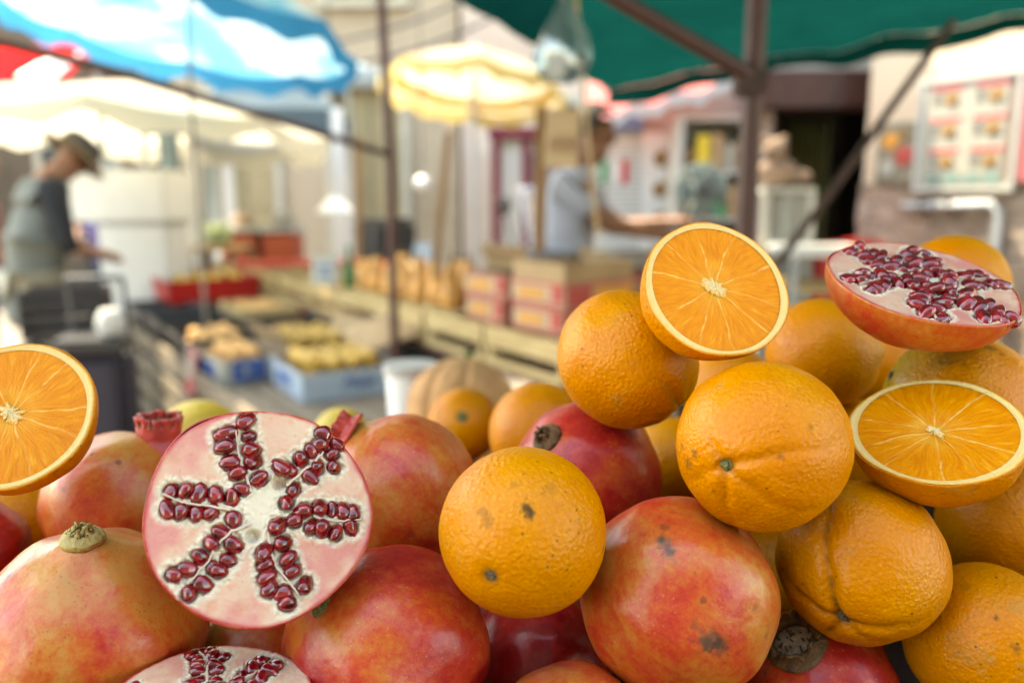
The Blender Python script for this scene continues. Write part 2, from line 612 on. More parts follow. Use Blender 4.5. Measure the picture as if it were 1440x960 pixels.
def crown(o, r, top, style='open', length=0.4, width=0.3, mat=None, seed=0, aim=None):
    """calyx of a pomegranate: a short tube that ends in pointed sepals"""
    rng = random.Random(seed)
    n = 48
    L = r * length
    W = r * width
    rows = 14
    V = []
    for i in range(rows + 1):
        t = i / rows
        for k in range(n):
            a = 2 * math.pi * k / n
            tooth = abs(((k / n * 6) % 1) - 0.5) * 2          # 0 in the middle of a sepal
            if style == 'open':
                rad = W * (1.25 - 0.45 * min(1, t * 2.2) + 0.28 * t * t)
            elif style == 'tube':
                rad = W * (1.5 - 0.52 * min(1, t * 3) ** .7 + 0.06 * t)
            else:                                              # closed and shrivelled
                rad = W * (1.4 - 0.75 * t + 0.2 * math.sin(t * 6))
            z = L * t
            if t > 0.55:
                z -= L * (t - 0.55) * tooth * (1.1 if style != 'tube' else 0.12)
                rad *= 1 + 0.25 * (t - .55) * math.sin(k * 1.9 + seed)
            rad *= 1 + 0.07 * nz((math.cos(a), math.sin(a), t * 2), 2.2, seed)
            z += 0.06 * L * nz((math.cos(a), math.sin(a), t), 4, seed + 3) * t
            V.append(Vector((rad * math.cos(a), rad * math.sin(a), z)))
    Fs = [(i * n + k, i * n + (k + 1) % n, (i + 1) * n + (k + 1) % n, (i + 1) * n + k) for i in range(rows) for k in range(n)]
    m = MB()
    m.add(V, Fs)
    c = m.build('calyx', mat or M_CALRED, o, thick=r * 0.035)
    c.location = (0, 0, top - r * 0.06)
    if aim:                                                    # the tube need not follow the axis of the fruit
        z = (o.matrix_world.to_3x3().transposed() @ cdir(*aim)).normalized()
        c.rotation_euler = Vector((0, 0, 1)).rotation_difference(z).to_euler()
    if style == 'open':
        f = MB()
        f.lathe([(W * .95, 0), (W * .8, L * .18), (W * .3, L * .22), (1e-6, L * .2)], 24)
        fo = f.build('calyx_floor', M_CREAM, c)
        s = MB()
        for i in range(26):
            a, q = rng.random() * 6.28, W * 0.75 * math.sqrt(rng.random())
            p = Vector((q * math.cos(a), q * math.sin(a), L * .18))
            s.tube([p, p + Vector((rng.uniform(-.1, .1) * W, rng.uniform(-.1, .1) * W, L * rng.uniform(.12, .4)))], W * .035, 5)
        s.build('stamens', M_DRY, c)
    if style in ('tube', 'closed'):
        f = MB()
        e = L * (0.9 if style == 'tube' else .6)
        w = W * (0.98 if style == 'tube' else .8)
        f.lathe([(w, e * .8), (w * .9, e * .86), (w * .5, e * .7), (1e-6, e * .65)], 24, None, lambda t, z: 1 + .12 * math.sin(7 * t))
        f.build('dry_tip', M_DRY, c)
        s = MB()
        for i in range(20):
            a = 6.28 * i / 20 + rng.random() * .2
            p = Vector((w * math.cos(a), w * math.sin(a), e * .86))
            s.tube([p, p + Vector((rng.uniform(-.3, .2) * W * math.cos(a), rng.uniform(-.3, .2) * W * math.sin(a), L * rng.uniform(.12, .3)))], [W * .07, W * .02], 5)
        s.build('dry_sepals', M_DRY, c)
    return c


def orange(key, px, py, rpx, axis, label, seed, stem=True, stem_rad=0.10, green=0.0, stem_mat=None, **kw):
    o, r, top = round_fruit('orange', M_ORANGE, key, px, py, rpx, axis, label, 'orange', ORANGES, seed, **kw)
    o['green'] = green
    if stem:
        stem_button(o, r, top, stem_rad, stem_mat)
    return o


def pomegranate(key, px, py, rpx, axis, label, seed, red=0.5, crown_kw=None, **kw):
    kw.setdefault('dimple', 0)
    kw.setdefault('lobes', 0.026)
    kw.setdefault('lump', 0.04)
    o, r, top = round_fruit('pomegranate', M_POM, key, px, py, rpx, axis, label, 'pomegranate', POMS, seed, **kw)
    o['red'] = red
    if crown_kw:
        crown(o, r, top, **crown_kw)
    return o


# ------------------------------------------------------------------ halved fruit
def dome(parent, name, mat, r, depth, seed, rim, lump=0.015, red=None):
    """skin side of a halved fruit: local Z looks out of the cut face"""
    nth, nph = 60, 160
    V = []
    dirt = []
    for i in range(nth):
        t = math.pi / 2 * i / (nth - 1)        # 0 at the bottom, pi/2 at the rim
        for k in range(nph):
            p = 2 * math.pi * k / nph
            u = (math.sin(t) * math.cos(p), math.sin(t) * math.sin(p), -math.cos(t))
            q = 1 + lump * (nz(u, 1.6, seed) + 0.4 * nz(u, 4, seed + 3)) * (1 - 0.0 * t)
            q *= rim(p) ** math.sin(t)
            V.append((u[0] * r * q, u[1] * r * q, u[2] * r * q * depth))
            dirt.append(max(0, min(1, 0.5 * (nz(u, 9, seed + 8) - 0.5) * 3)))
    # a rounded lip back in to the cut
    for j in (1, 2):
        for k in range(nph):
            x = V[(nth - 1) * nph + k]
            f = 1 - 0.008 * j
            V.append((x[0] * f, x[1] * f, r * (0.006 if j == 1 else 0.004)))
    n2 = nth + 2
    Fq = [(i * nph + k, i * nph + (k + 1) % nph, (i + 1) * nph + (k + 1) % nph, (i + 1) * nph + k) for i in range(n2 - 1) for k in range(nph)]
    dirt += [0] * (2 * nph)
    o = npmesh(name, np.array(V), Fq, mat, parent, {'dirt': dirt, 'tip': [0] * len(V)})
    if red is not None:
        o['red'] = red
    return o


def polar(parent, name, mat, r, r0, r1, nr, nt, fn):
    """flat ring of the cut face; fn(rho, phi) -> (height, colour), rho in units of the fruit radius"""
    V = np.zeros((nr * nt, 3))
    C = np.zeros((nr * nt, 3))
    k = 0
    for i in range(nr):
        for j in range(nt):
            p = 2 * math.pi * j / nt
            rho = r0 + (r1(p) - r0) * i / (nr - 1)
            h, c = fn(rho, p)
            V[k] = (rho * r * math.cos(p), rho * r * math.sin(p), h * r)
            C[k] = c
            k += 1
    Fq = [(i * nt + j, i * nt + (j + 1) % nt, (i + 1) * nt + (j + 1) % nt, (i + 1) * nt + j) for i in range(nr - 1) for j in range(nt)]
    Fq = [f[::-1] for f in Fq]
    if r0 < 0.01:
        pass
    return npmesh(name, V, Fq, mat, parent, None, C)


def lerp(a, b, t):
    t = max(0.0, min(1.0, t))
    return tuple(x + (y - x) * t for x, y in zip(a, b))


def sstep(a, b, x):
    t = max(0.0, min(1.0, (x - a) / (b - a)))
    return t * t * (3 - 2 * t)


def half_orange(key, px, py, rpx, normal, label, seed, spin=0.0, depth=1.0, nseg=10, core=0.13, core_dir=None):
    d = DEPTH[key]
    r = rpx / F * d
    root = empty('halved_orange', deep(px, py, d), frame(vdir(px, py, *normal), spin))
    tag(root, label, 'halved orange', 'halved oranges on the fruit stand')
    rim = lambda p: 1 + 0.018 * math.sin(2 * p + seed) + 0.012 * math.sin(3 * p + 2 * seed) + 0.006 * math.sin(7 * p)
    o = dome(root, 'peel', M_ORANGE, r, depth, seed, rim)
    o['green'] = 0
    rng = random.Random(int(seed * 10))
    bounds = [2 * math.pi * (i + rng.uniform(-.2, .2)) / nseg for i in range(nseg)]
    inner = lambda p: rim(p) * 0.945 + 0.008 * math.sin(11 * p + seed) - 0.012 * max(0, math.cos(nseg * p + seed)) ** 4
    cx, cy = 0.03 * math.cos(seed), 0.03 * math.sin(seed)

    def pith(rho, p):
        u = (math.cos(p) * rho, math.sin(p) * rho, 0)
        t = (rho / rim(p) - 0.93) / 0.06
        c = lerp((0.93, 0.66, 0.25), (0.92, 0.48, 0.07), sstep(0.35, 0.95, t + 0.25 * nz(u, 20, seed)))
        c = lerp(c, (0.86, 0.32, 0.02), sstep(0.78, 1.0, t))
        return 0.004 + 0.012 * math.sin(max(0, min(1, t)) * math.pi) + 0.004 * nz(u, 30, seed), c

    polar(root, 'pith', M_PITH, r, 0.90, lambda p: rim(p) * 0.986, 14, 300, pith)

    def pulp(rho, p):
        x, y = rho * math.cos(p) - cx, rho * math.sin(p) - cy
        ro, a = math.hypot(x, y), math.atan2(y, x) % (2 * math.pi)
        u = (x, y, 0)
        a2 = a + 0.06 * nz((x, y, 0), 4, seed + 1)
        best, side = 9, 0
        for bi, bnd in enumerate(bounds):
            dlt = (a2 - bnd + math.pi) % (2 * math.pi) - math.pi
            if abs(dlt) < abs(best):
                best, side = dlt, bi
        dist = abs(best) * max(ro, 0.05)
        # juice sacs: long drops that point at the rim, bent a little to each side
        ca, sa = math.cos(a * 1.0), math.sin(a)
        bend = a * 15 + 2.0 * nz((ro * 3, a * 2, 1), 1.0, seed)
        s1 = noise.noise(Vector((bend * 1.2 + seed, ro * 4.5, seed)))
        s2 = noise.noise(Vector((bend * 3.1 + seed, ro * 9.0, seed + 4)))
        st = 0.6 * s1 + 0.42 * s2 + 0.12 * nz(u, 3, seed + 2)
        c = lerp((0.78, 0.215, 0.002), (0.92, 0.345, 0.006), 0.5 + 0.9 * st)
        c = lerp(c, (0.94, 0.48, 0.05), sstep(0.30, 0.62, st) * 0.6)
        c = lerp(c, (0.95, 0.50, 0.06), 0.55 * sstep(0.5, 0.14, ro) * (0.6 + nz(u, 6, seed)))
        mem = sstep(0.016, 0.003, dist + 0.010 * nz(u, 16, seed)) * (0.25 + 0.6 * sstep(-.2, .3, nz((a * 3, ro * 3, 0), 1, seed + side)))
        c = lerp(c, (0.95, 0.60, 0.16), mem * 0.85)
        edge = sstep(0.90, 0.945, rho + 0.02 * nz(u, 12, seed))
        c = lerp(c, (0.92, 0.5, 0.08), edge * 0.7)
        h = -0.006 + 0.006 * st + 0.004 * mem - 0.02 * sstep(0.3, 0.1, ro)
        return h, c

    polar(root, 'pulp', M_PULP, r, 0.005, inner, 96, 420, pulp)

    starf = lambda p: core * (0.85 + 0.16 * math.cos(nseg * p) + 0.38 * nz((math.cos(p) * 2, math.sin(p) * 2, 0), 2, seed + 1) + 0.3 * math.cos(p * 2 + seed))

    def corefn(rho, p):
        u = (math.cos(p) * rho, math.sin(p) * rho, 0)
        n = nz(u, 45, seed) + .6 * nz(u, 90, seed)
        e = rho / starf(p)
        c = lerp((0.93, 0.76, 0.45), (0.94, 0.64, 0.20), 0.35 + n)
        return 0.022 * n * sstep(1.0, .4, e) - 0.004 - 0.012 * sstep(.5, 1, e), lerp(c, (0.92, 0.42, 0.03), sstep(.5, .98, e + .5 * n))

    co = polar(root, 'core', M_PITH, r, 0.004, starf, 16, 120, corefn)
    co.location = (cx * r, cy * r, 0.004 * r)
    return root


# arils of the halved pomegranate: place and direction, read in units of the cut face
LOBES = [
    [(452, 127), (385, 165), (455, 185), (372, 222), (468, 240), (392, 290), (482, 287), (415, 330), (494, 350), (430, 385), (352, 175)],
    [(748, 188), (730, 225), (698, 257), (662, 287), (617, 325), (585, 313), (805, 233), (780, 275), (795, 325), (728, 328), (695, 360), (632, 407), (603, 460)],
    [(565, 535), (622, 530), (660, 495), (728, 482), (775, 495), (825, 497), (862, 510), (690, 555), (737, 570), (788, 580), (848, 575)],
    [(580, 607), (598, 665), (618, 718), (657, 765), (513, 640), (520, 682), (515, 725), (530, 770), (575, 790), (592, 832)],
    [(400, 603), (360, 545), (318, 580), (280, 628), (240, 672), (190, 685), (355, 690), (295, 730), (245, 758), (375, 645), (330, 680)],
    [(183, 378), (228, 380), (272, 398), (335, 400), (400, 425), (405, 500), (165, 443), (212, 463), (320, 470), (268, 470)],
]
MEMBR = [
    [(412, 160), (418, 230), (425, 280), (448, 335), (466, 405)],
    [(772, 188), (748, 265), (705, 310), (662, 338), (600, 390)],
    [(885, 540), (800, 542), (735, 530), (700, 512)],
    [(636, 805), (590, 740), (555, 695), (532, 625), (527, 560)],
    [(240, 725), (310, 650), (335, 600), (395, 548), (465, 522)],
    [(150, 392), (225, 432), (310, 447), (390, 468)],
]


def aril_mesh(seed):
    rng = random.Random(seed)
    bm = bmesh.new()
    bmesh.ops.create_icosphere(bm, subdivisions=3, radius=1)
    for v in bm.verts:
        p = v.co.copy()
        q = 1 + 0.12 * nz(p, 1.2, seed * 3.1)
        # blunt, slightly faceted drop
        q *= 1 / max(abs(p.x) ** 4 + abs(p.y) ** 4 + abs(p.z) ** 4, 0.4) ** 0.08
        v.co = Vector((p.x * q * (1 - 0.22 * p.y), p.y * q * 1.38, p.z * q * 0.95 * (1 - .12 * p.y)))
    me = bpy.data.meshes.new('aril')
    bm.to_mesh(me)
    bm.free()
    me.materials.append(M_ARIL)
    me.polygons.foreach_set('use_smooth', [True] * len(me.polygons))
    return me


ARILS = [aril_mesh(i + 1) for i in range(5)]


def half_pomegranate(key, px, py, rpx, normal, label, seed, spin=0.0, depth=1.0, red=0.6, turn=0.0, mirror=1, big=1.0, keep=None, up=None, warm=0.0, jit=0.0, extra=0):
    d = DEPTH[key]
    r = rpx / F * d
    n = vdir(px, py, *normal)
    # local Y is the upward direction of the photograph, laid on the cut face
    y = (UP - n * UP.dot(n)).normalized()
    if up is not None:
        y = vdir(px, py, *up)
        y = (y - n * y.dot(n)).normalized()
    x = y.cross(n)
    Rm = Matrix((x, y, n)).transposed()
    root = empty('halved_pomegranate', deep(px, py, d), Rm)
    tag(root, label, 'halved pomegranate', 'halved pomegranates on the fruit stand')
    rim = lambda p: 1 + 0.012 * math.sin(3 * p + seed) + 0.012 * math.sin(5 * p + seed * 2) + 0.014 * math.cos(2 * p + 1)
    o = dome(root, 'rind', M_POM, r, depth, seed, rim, 0.02, red)
    ct, st_ = math.cos(turn), math.sin(turn)

    def loc(q):
        a, b = (q[0] - 502) / 424 * mirror, (490 - q[1]) / 418
        return (a * ct - b * st_, a * st_ + b * ct)

    ar = []
    for L in LOBES:
        for q in L:
            a = loc(q)
            if keep is None or keep(a):
                ar.append(a)
    rj = random.Random(int(seed * 31))
    ar = [(a + rj.uniform(-jit, jit), b + rj.uniform(-jit, jit)) for a, b in ar]
    for _ in range(extra):
        t, q = rj.uniform(0, 6.28), .50 * math.sqrt(rj.random())
        ar.append((q * math.cos(t), q * math.sin(t)))
    mem = [[loc(q) for q in L] for L in MEMBR]
    hole = [loc((470, 575)), loc((578, 375))]
    A = np.array(ar) if ar else np.zeros((1, 2)) + 9

    def flesh(rho, p):
        xx, yy = rho * math.cos(p), rho * math.sin(p)
        u = (xx, yy, 0)
        dd = np.sqrt(((A - np.array((xx, yy))) ** 2).sum(1)).min()
        e = rho / rim(p)
        h = 0.004 * nz(u, 5, seed) + 0.004 * nz(u, 22, seed)
        jag = dd + 0.018 * nz(u, 18, seed + 2) + 0.008 * nz(u, 40, seed + 3)
        cav = sstep(0.098 * big, 0.03 * big, jag)
        h -= 0.085 * cav
        h += 0.014 * sstep(0.16, 0.10, dd) * (1 - cav) * nz(u, 30, seed + 5) * 2
        for hx, hy in hole[:2]:
            w = math.hypot(xx - hx, yy - hy)
            h -= 0.09 * sstep(0.085, 0.03, w + .02 * nz(u, 12, seed)) * (1 - cav)
        pink = sstep(-0.25, 0.45, nz(u, 2.2, seed + 7) + 0.5 * nz(u, 6, seed + 1)) * sstep(0.28, 0.6, rho)
        pale = lerp((0.88, 0.60, 0.46), (0.88, 0.68, 0.52), 0.5 + nz(u, 4, seed + 3))
        c = lerp(pale, (0.82, 0.30, 0.30), pink * (0.8 - warm))
        c = tuple(x * y for x, y in zip(c, (0.88, 0.74, 0.66) if jit > .03 else (0.96, 0.88, 0.80)))
        c = lerp(c, (0.78, 0.33, 0.19), 0.4 * sstep(0.1, .5, nz(u, 9, seed + 11)))
        c = lerp(c, (0.90, 0.80, 0.60), sstep(0.16, 0.105, dd) * 0.85)
        c = lerp(c, (0.90, 0.82, 0.62), sstep(0.36, 0.2, rho) * 0.9)
        c = lerp(c, (0.70, 0.30, 0.20), cav * 0.5)
        c = lerp(c, (0.50, 0.20, 0.10), 0.4 * sstep(0.45, 0.7, nz(u, 40, seed + 6)) * sstep(.35, .6, rho))
        c = lerp(c, (0.66, 0.10, 0.10), sstep(0.945, 0.99, e + 0.012 * nz(u, 9, seed)))
        h += 0.006 * sstep(0.9, 0.97, e) * sstep(1.01, 0.97, e)
        return h, c

    polar(root, 'flesh', M_FLESH, r, 0.004, lambda p: rim(p) * 0.986, 120, 380, flesh)
    mb = MB()
    for L in mem:
        if keep is not None and not any(keep(q) for q in L):
            continue
        pts = []
        for i in range(len(L) - 1):
            for s in range(5):
                t = s / 5
                a, b = L[i], L[i + 1]
                w = 0.012 * nz((a[0] + t, a[1], 0), 6, seed)
                pts.append(Vector(((a[0] + (b[0] - a[0]) * t + w) * r, (a[1] + (b[1] - a[1]) * t - w) * r, 0)))
        pts.append(Vector((L[-1][0] * r, L[-1][1] * r, 0)))
        V = []
        for i, q in enumerate(pts):
            tt = (pts[min(i + 1, len(pts) - 1)] - pts[max(0, i - 1)]).normalized()
            s = Vector((-tt.y, tt.x, 0))
            wd = r * (0.011 + 0.012 * i / len(pts))
            z1 = r * (0.030 + 0.014 * nz((i * .3, seed, 0), 1.0))
            V += [q - s * wd + Vector((0, 0, -.07 * r)), q - s * wd * .5 + Vector((0, 0, z1)), q + s * wd * .5 + Vector((0, 0, z1)), q + s * wd + Vector((0, 0, -.07 * r))]
        Fs = []
        for i in range(len(pts) - 1):
            for k in range(3):
                Fs.append((i * 4 + k, i * 4 + k + 1, (i + 1) * 4 + k + 1, (i + 1) * 4 + k))
        mb.add(V, Fs)
    if mb.v:
        mb.build('membrane', M_MEMB, root, angle=80)
    rng = random.Random(int(seed * 100))
    for (a, b) in ar:
        # each drop points away from the nearest membrane
        best = None
        for L in mem:
            for i in range(len(L) - 1):
                for s in (0, .25, .5, .75, 1):
                    q = (L[i][0] + (L[i + 1][0] - L[i][0]) * s, L[i][1] + (L[i + 1][1] - L[i][1]) * s)
                    w = math.hypot(a - q[0], b - q[1])
                    if best is None or w < best[0]:
                        best = (w, q)
        ang = math.atan2(b - best[1][1], a - best[1][0]) - math.pi / 2 + rng.uniform(-.5, .5)
        o = bpy.data.objects.new('aril', ARILS[rng.randrange(5)])
        COL.objects.link(o)
        o.parent = root
        s = r * 0.067 * big * rng.uniform(0.84, 1.16)
        o.location = (a * r, b * r, r * rng.uniform(-0.045, 0.008))
        o.rotation_euler = (rng.uniform(-.7, .7), rng.uniform(-.7, .7), ang + rng.uniform(-.3, .3))
        o.scale = (s, s * rng.uniform(.92, 1.1), s)
    return root
# ================================================================== the fruit in front
C5 = [(i * 2 * math.pi / 5 + 0.3, 1.0, 0.9) for i in range(5)]
half_pomegranate('HP1', 367, 722, 153, (.05, .13, .98), 'pale pink halved pomegranate facing the camera with six rows of red seeds', 1.3, red=0.62, jit=.012, extra=0)
half_pomegranate('HP2', 1297, 395, 127, (.30, .87, .38), 'halved pomegranate lying tilted on top of the orange heap', 4.1, depth=.70, red=0.36, turn=0.5, big=1.2, up=(.94, -.34, .1), jit=.045, extra=12)
half_pomegranate('HP3', 298, 990, 138, (0, .79, .61), 'halved pomegranate cut off by the lower edge under the large seeded half', 6.2, depth=.9, red=0.6, turn=0.9, warm=.2)
half_orange('H1', 1008, 405, 106, (.40, .43, .81), 'halved orange with white core perched on the peak of the orange heap', 2.1, 0.4, core=.17)
half_orange('H2', 1316, 603, 112, (0, .74, .67), 'halved orange lying with its cut face up below the tilted pomegranate half', 3.4, 1.1, .95, core=.11)
half_orange('H3', 12, 583, 113, (-.35, .40, .85), 'halved orange cut off by the left edge, resting on pomegranates', 5.2, 2.0, core=.15)

orange('O1', 882, 505, 96, (.74, -.68, .12), 'lumpy yellowish orange under the left side of the perched orange half', 1.7, lump=.035,
       creases=[(925, 530, 1.0, .9), (962, 520, .8, .7), (890, 575, .7, .6), (920, 590, .8, .6)], crease_amp=.04, dimple=.10, squash=1.05, dirty=.35)
orange('O2', 1072, 625, 119, (-.39, -.23, .89), 'large orange with deep creases round its stem in the middle of the heap', 2.6, nth=130, nph=220, lump=.03,
       creases=[(1110, 632, 1, 1.2), (1030, 722, .9, 1.0), (1125, 712, .8, 1.1), (962, 690, .7, .7), (1005, 600, .5, .5)], crease_amp=.035, dimple=.06, stem_rad=.085, dirty=.22,
       spots=[(975, 655, 10, .5), (985, 640, 7, .5), (1130, 600, 5, .4), (1010, 690, 5, .4), (1095, 640, 4, .5), (965, 632, 6, .4)])
orange('O3', 735, 746, 117, (-.35, -.48, .80), 'smooth round orange with dark scars in front between red pomegranates', 3.3, nth=130, nph=220, lump=.018, dimple=.035, stem_rad=.085, stem_mat=M_STEM,
       spots=[(740, 718, 8, 1.0), (744, 726, 6, .9), (690, 735, 9, .35), (683, 722, 7, .3), (845, 770, 6, .5), (772, 692, 9, .22), (725, 687, 6, .25)])
orange('O4', 1157, 497, 77, (.93, .08, .30), 'plain orange under the right side of the perched orange half', 4.2, stem=False, dimple=0, neck=.07, lump=.025, green=.2)
orange('O5', 1210, 788, 113, (-.19, -.70, .69), 'orange with a dark vertical seam below the flat halved orange', 5.1, nth=130, nph=220, lump=.035,
       creases=[(1174, 712, 1.2, 1.5), (1115, 815, .9, .8), (1290, 850, .8, .8), (1240, 892, .6, .5), (1160, 890, .7, .5)], crease_amp=.05, dimple=.09, stem_rad=.09, dirty=.95, stem_mat=M_STEM)
orange('O6', 1385, 900, 106, (.4, .8, -.4), 'speckled orange in the lower right corner of the heap', 6.4, stem=False, dimple=0, lump=.025,
       spots=[(1398, 870, 4, .8), (1345, 845, 4, .6), (1320, 870, 5, .5), (1420, 905, 5, .5), (1360, 835, 9, .25)])
orange('O7', 652, 597, 52, (-.04, .20, .97), 'small orange showing its green stem in front of the ribbed melon', 7.2, lump=.015, dimple=.05, stem_rad=.17)
orange('O8', 758, 608, 71, (.2, .5, -.8), 'orange half hidden behind the brown-tipped red pomegranate', 8.5, stem=False)
orange('O9', 1340, 402, 71, (.2, .9, -.3), 'orange peeping out behind the tilted pomegranate half', 9.1, stem=False, dimple=0)
orange('O10', 1350, 572, 102, (-.86, .42, .28), 'large orange with a greenish stained end under the tilted pomegranate half', 10.3, green=1.0, tip_w=.75, lump=.03, dimple=.05, stem_mat=M_STEM,
       spots=[(1385, 492, 7, .6), (1372, 487, 5, .5), (1345, 500, 22, .35), (1325, 512, 20, .35), (1398, 500, 5, .5)])
orange('O11', 1422, 735, 95, (.3, .6, .5), 'orange at the right edge below the flat halved orange', 11.2, stem=False, dimple=0, lump=.03)
orange('O12', 950, 655, 69, (.2, .2, -.9), 'shaded orange behind the large creased orange and the red pomegranate', 12.4, stem=False, dimple=0)
orange('O13', 1236, 512, 61, (.3, .2, -.9), 'shaded orange in the gap under the tilted pomegranate half', 13.1, stem=False, dimple=0)
orange('O14', 1075, 800, 79, (.2, .2, -.9), 'shaded orange in the gap right of the spotted red pomegranate', 14.2, stem=False, dimple=0)
orange('O15', 1205, 640, 79, (.2, .2, -.9), 'shaded orange in the gap left of the flat halved orange', 15.1, stem=False, dimple=0)
orange('O16', 1345, 805, 77, (.2, .2, -.9), 'shaded orange deep between the seamed orange and the right edge', 16.3, stem=False, dimple=0)
orange('O17', 20, 745, 74, (.2, .2, -.9), 'shaded orange under the halved orange at the left edge', 17.2, stem=False, dimple=0)

orange('O18', 1022, 545, 63, (.2, .2, -.9), 'shaded orange in the gap under the perched orange half', 18.4, stem=False, dimple=0)

pomegranate('P1', 165, 705, 97, (.60, .78, .16), 'mottled orange pomegranate with an upright red crown by the left halved orange', 1.9, red=.36, lump=.02,
            crown_kw=dict(style='tube', length=.50, width=.30, mat=M_CALRED, seed=3, aim=(.04, .99, .15)))
pomegranate('P2', 130, 888, 151, (-.08, .80, .60), 'big yellow and orange pomegranate with a withered crown in the lower left', 3.7, red=.37, squash=.93, nth=130, nph=220, lump=.03, neck=.12, tip_w=.5,
            crown_kw=dict(style='closed', length=.17, width=.13, mat=M_CALYEL, seed=5))
pomegranate('P3', 565, 692, 107, (-.64, .75, .14), 'pale orange pomegranate with a blunt red tip behind the large seeded half', 5.5, red=.34, neck=.10, lump=.03,
            crown_kw=dict(style='tube', length=.24, width=.20, mat=M_CALRED, seed=8, aim=(-.85, .50, .1)), spots=[(540, 620, 3, .5), (575, 745, 5, .5)])
pomegranate('P4', 545, 912, 143, (-.60, .42, .68), 'glossy red pomegranate with a dark green spiky end in the bottom middle', 7.9, red=.54, nth=130, nph=220, lump=.03, tip_w=.45,
            crown_kw=dict(style='closed', length=.14, width=.09, mat=M_STEMG, seed=2))
pomegranate('P5', 820, 662, 104, (-.52, .46, .72), 'crimson pomegranate with a brown dried stub behind the scarred orange', 9.6, red=.66, taper=.10, lump=.02,
            crown_kw=dict(style='closed', length=.24, width=.15, mat=M_DRY, seed=7))
pomegranate('P6', 952, 838, 135, (-.77, .35, .52), 'spotted red and orange pomegranate in front right of the scarred orange', 11.8, red=.43, nth=130, nph=220, lump=.02, squash=1.02, tip_w=.4,
            crown_kw=dict(style='closed', length=.14, width=.10, mat=M_DRY, seed=4),
            spots=[(938, 775, 9, .75), (932, 770, 6, .6), (944, 786, 8, .8), (936, 752, 6, .6), (990, 890, 13, .9), (1006, 895, 12, .8), (1035, 947, 8, .5), (1065, 880, 4, .7), (1050, 845, 4, .5), (975, 872, 5, .5)])
pomegranate('P7', 1152, 968, 107, (-.29, .50, .81), 'red pomegranate showing the cream inside of its open crown at the bottom', 13.3, red=.66, lump=.02,
            crown_kw=dict(style='open', length=.24, width=.31, mat=M_DRY, seed=6))
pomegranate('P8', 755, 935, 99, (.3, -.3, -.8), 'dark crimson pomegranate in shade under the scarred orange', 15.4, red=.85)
pomegranate('P9', 805, 1058, 121, (.3, -.8, .2), 'orange pomegranate whose top just shows at the bottom edge', 17.7, red=.42)
pomegranate('P10', -60, 785, 91, (.1, .3, -.8), 'red pomegranate at the left edge above the big yellow one', 19.1, red=.68)
pomegranate('P11', 350, 935, 87, (.3, -.3, -.8), 'pale pomegranate wedged under the large seeded half', 21.3, red=.33)

M_LEMON = plain('lemon_peel', (0.78, 0.50, 0.045), 0.42, 0.2, 30, bump=0.0015, bscale=420)


def lemon(key, px, py, rpx, label):
    d = DEPTH[key]
    r = rpx / F * d
    m = MB()
    prof = []
    for i in range(25):
        t = math.pi * i / 24
        prof.append((max(1e-6, math.sin(t) ** .92 * r * .96), -math.cos(t) * r * (1.0 + .16 * abs(math.cos(t)) ** 6)))
    m.lathe(prof, 40, None, lambda t, z: 1 + .02 * math.sin(3 * t + z * 80))
    o = m.build('lemon', M_LEMON)
    o.matrix_world = Matrix.Translation(deep(px, py, d)) @ frame(cdir(.9, .2, -.3)).to_4x4()
    tag(o, label, 'lemon', 'lemons behind the pomegranates')
    n = MB()
    n.lathe([(r * .13, 0), (r * .12, r * .05), (1e-6, r * .06)], 12)
    b = n.build('stem_button', M_STEMG, o)
    b.location = (0, 0, r * 1.14)
    return o


lemon('L1', 278, 606, 47, 'larger yellow lemon behind the red-crowned pomegranate')
lemon('L2', 478, 604, 33, 'small lemon just showing behind the pale orange pomegranate')

